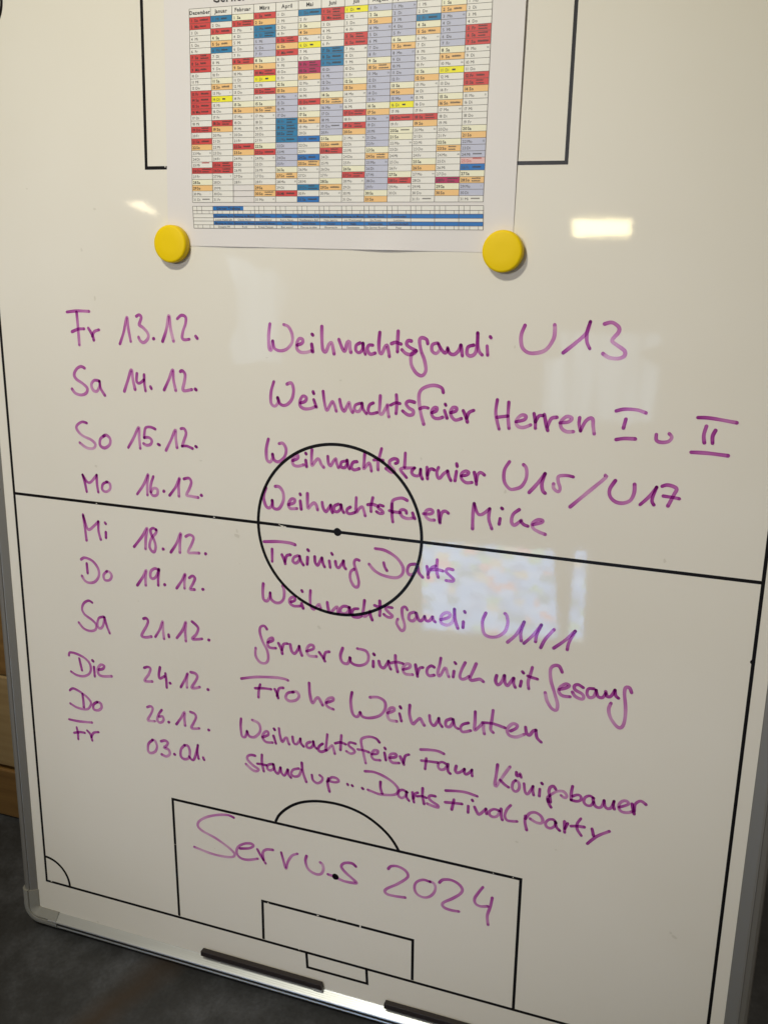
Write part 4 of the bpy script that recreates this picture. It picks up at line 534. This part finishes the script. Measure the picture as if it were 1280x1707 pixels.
# ---------------------------------------------------------------- wooden cabinet behind the board, lower left
cab = thing('wooden_cabinet', Matrix.Translation((0.1500, 0.1185, 0)), 'honey coloured wooden cabinet front behind the left edge of the board', 'cabinet')
def part(name, x0, x1, y0, y1, z0, z1, m, label=None):
    v, f = boxv(x0, x1, y0, y1, z0, z1); return tag(bevelled(obj(name, v, f, m, cab), .002, 2), label)
part('carcass', -.9, .02, .02, .35, .001, .34, m_dark)
part('drawer_front', -.9, .02, 0, .019, .003, 0.0856, m_wood, 'lowest drawer front')
part('drawer_front', -.9, .02, 0, .019, 0.0936, 0.2366, m_wood2, 'paler middle drawer front')
part('drawer_front', -.9, .02, 0, .019, 0.2396, .345, m_wood, 'upper drawer front')


# ---------------------------------------------------------------- what the glossy enamel mirrors: a window and lamps across the room
def emit(name, c, s):
    m = bpy.data.materials.new(name); m.use_nodes = True; n, l = m.node_tree.nodes, m.node_tree.links
    n.remove(n['Principled BSDF']); e = n.new('ShaderNodeEmission'); e.inputs[0].default_value = (*c, 1); e.inputs[1].default_value = s
    l.new(e.outputs[0], n['Material Output'].inputs[0]); return m, e

def pane(name, pts, m, parent=None):
    p = [Vector(q) for q in pts]; k = len(p); n = (p[1] - p[0]).cross(p[-1] - p[0]).normalized() * .012
    vs = p + [q + n for q in p]
    return obj(name, vs, [tuple(range(k)), tuple(range(2 * k - 1, k - 1, -1))] + [(i, i + k, (i + 1) % k + k, (i + 1) % k) for i in range(k)], m, parent)

m_win, e_ = emit('window_daylight', (.62, .78, 1.0), 4.2)
n_, l_ = m_win.node_tree.nodes, m_win.node_tree.links
tc_ = n_.new('ShaderNodeTexCoord'); mp_ = n_.new('ShaderNodeMapping'); mp_.inputs['Scale'].default_value = (23, 23, 40)
vo = n_.new('ShaderNodeTexVoronoi'); vo.distance = 'CHEBYCHEV'; vo.inputs['Scale'].default_value = 1; vo.inputs['Randomness'].default_value = .75
l_.new(tc_.outputs['Object'], mp_.inputs[0]); l_.new(mp_.outputs[0], vo.inputs['Vector'])
hs = n_.new('ShaderNodeSeparateColor'); l_.new(vo.outputs['Color'], hs.inputs[0])
cr = n_.new('ShaderNodeValToRGB'); l_.new(hs.outputs[0], cr.inputs[0]); el = cr.color_ramp; el.interpolation = 'CONSTANT'
for k, (p, c) in enumerate([(0, (.44, .84, 1.62)), (.32, (.34, .64, 1.28)), (.50, (.18, .44, .74)), (.62, (.60, .98, 1.7)), (.76, (.85, .82, .80)), (.83, (.46, .84, .78)), (.90, (1.0, .56, .72))]):
    q = el.elements[k] if k < 2 else el.elements.new(p); q.position = p; q.color = (*c, 1)
l_.new(cr.outputs[0], e_.inputs[0])
wm = M.copy()
win = thing('window', wm, 'bright window across the room, seen only as a reflection on the board', 'window')
pane('window_pane', [P(-0.2682, 0.6853, 2.2), P(0.1618, 0.6638, 2.2), P(0.1974, 0.954, 2.2), P(-0.255, 0.9881, 2.2)], m_win, win)
pane('window_pane', [P(0.2327, 0.6551, 2.2), P(0.268, 0.6547, 2.2), P(0.274, 0.9523, 2.2), P(0.2299, 0.951, 2.2)], m_win, win)

m_cur, e_ = emit('curtain_daylight', (.60, .78, 1.0), 3.4)
n_, l_ = m_cur.node_tree.nodes, m_cur.node_tree.links
tc_ = n_.new('ShaderNodeTexCoord'); mp_ = n_.new('ShaderNodeMapping'); mp_.inputs['Scale'].default_value = (26, 1, 2)
nz_ = n_.new('ShaderNodeTexNoise'); nz_.inputs['Scale'].default_value = 1; l_.new(tc_.outputs['Object'], mp_.inputs[0]); l_.new(mp_.outputs[0], nz_.inputs['Vector'])
mm_ = n_.new('ShaderNodeMapRange'); mm_.inputs[1].default_value = .3; mm_.inputs[2].default_value = .75; mm_.inputs[3].default_value = .5; mm_.inputs[4].default_value = 2.5
l_.new(nz_.outputs['Fac'], mm_.inputs[0]); l_.new(mm_.outputs[0], e_.inputs[1])
cur = thing('net_curtain', M, 'pale net curtain lit from outside, seen only as a soft reflection', 'curtain')
pane('curtain_panel', [P(-1.1948, -0.2157, 2.6), P(-1.1096, -0.1955, 2.6), P(-1.0703, -0.166, 2.6), P(-1.0036, -0.1632, 2.6), P(-0.9525, -0.1257, 2.6), P(-0.9382, -0.0872, 2.6), P(-0.9733, -0.012, 2.6), P(-0.987, 0.0992, 2.6), P(-0.9703, 0.1791, 2.6), P(-1.0458, 0.1696, 2.6), P(-1.1616, 0.194, 2.6), P(-1.1882, 0.12, 2.6), P(-1.1451, 0.039, 2.6), P(-1.1522, -0.0941, 2.6)], m_cur, cur)
pane('curtain_panel', [P(0.0241, 0.0356, 2.9), P(0.1856, 0.0373, 2.9), P(0.3749, 0.029, 2.9), P(0.382, 0.0625, 2.9), P(0.2976, 0.1051, 2.9), P(0.3811, 0.1479, 2.9), P(0.3822, 0.2082, 2.9), P(0.3704, 0.3403, 2.9), P(0.2755, 0.3607, 2.9), P(0.1315, 0.3444, 2.9), P(-0.0261, 0.3467, 2.9), P(-0.0316, 0.144, 2.9), P(0.0348, 0.1316, 2.9)], m_cur, cur)

m_lamp, e_ = emit('lamp_glow', (1, .85, .46), 24); m_lamp2, e_ = emit('small_lamp_glow', (1, .86, .55), 13)
def far_lamp(pts, label, m):
    t = thing('far_lamp', M, label, 'lamp'); pane('lamp_shade', pts, m, t); return t
far_lamp([P(0.056, -0.357, 2.8), P(0.256, -0.3562, 2.8), P(0.2563, -0.3031, 2.8), P(0.0641, -0.2989, 2.8)], 'long warm lamp reflected to the right of the calendar', m_lamp)
far_lamp([P(-1.7569, -0.4123, 2.8), P(-1.6827, -0.417, 2.8), P(-1.6066, -0.3662, 2.8), P(-1.6792, -0.3776, 2.8)], 'small warm lamp reflected above the left magnet', m_lamp2)
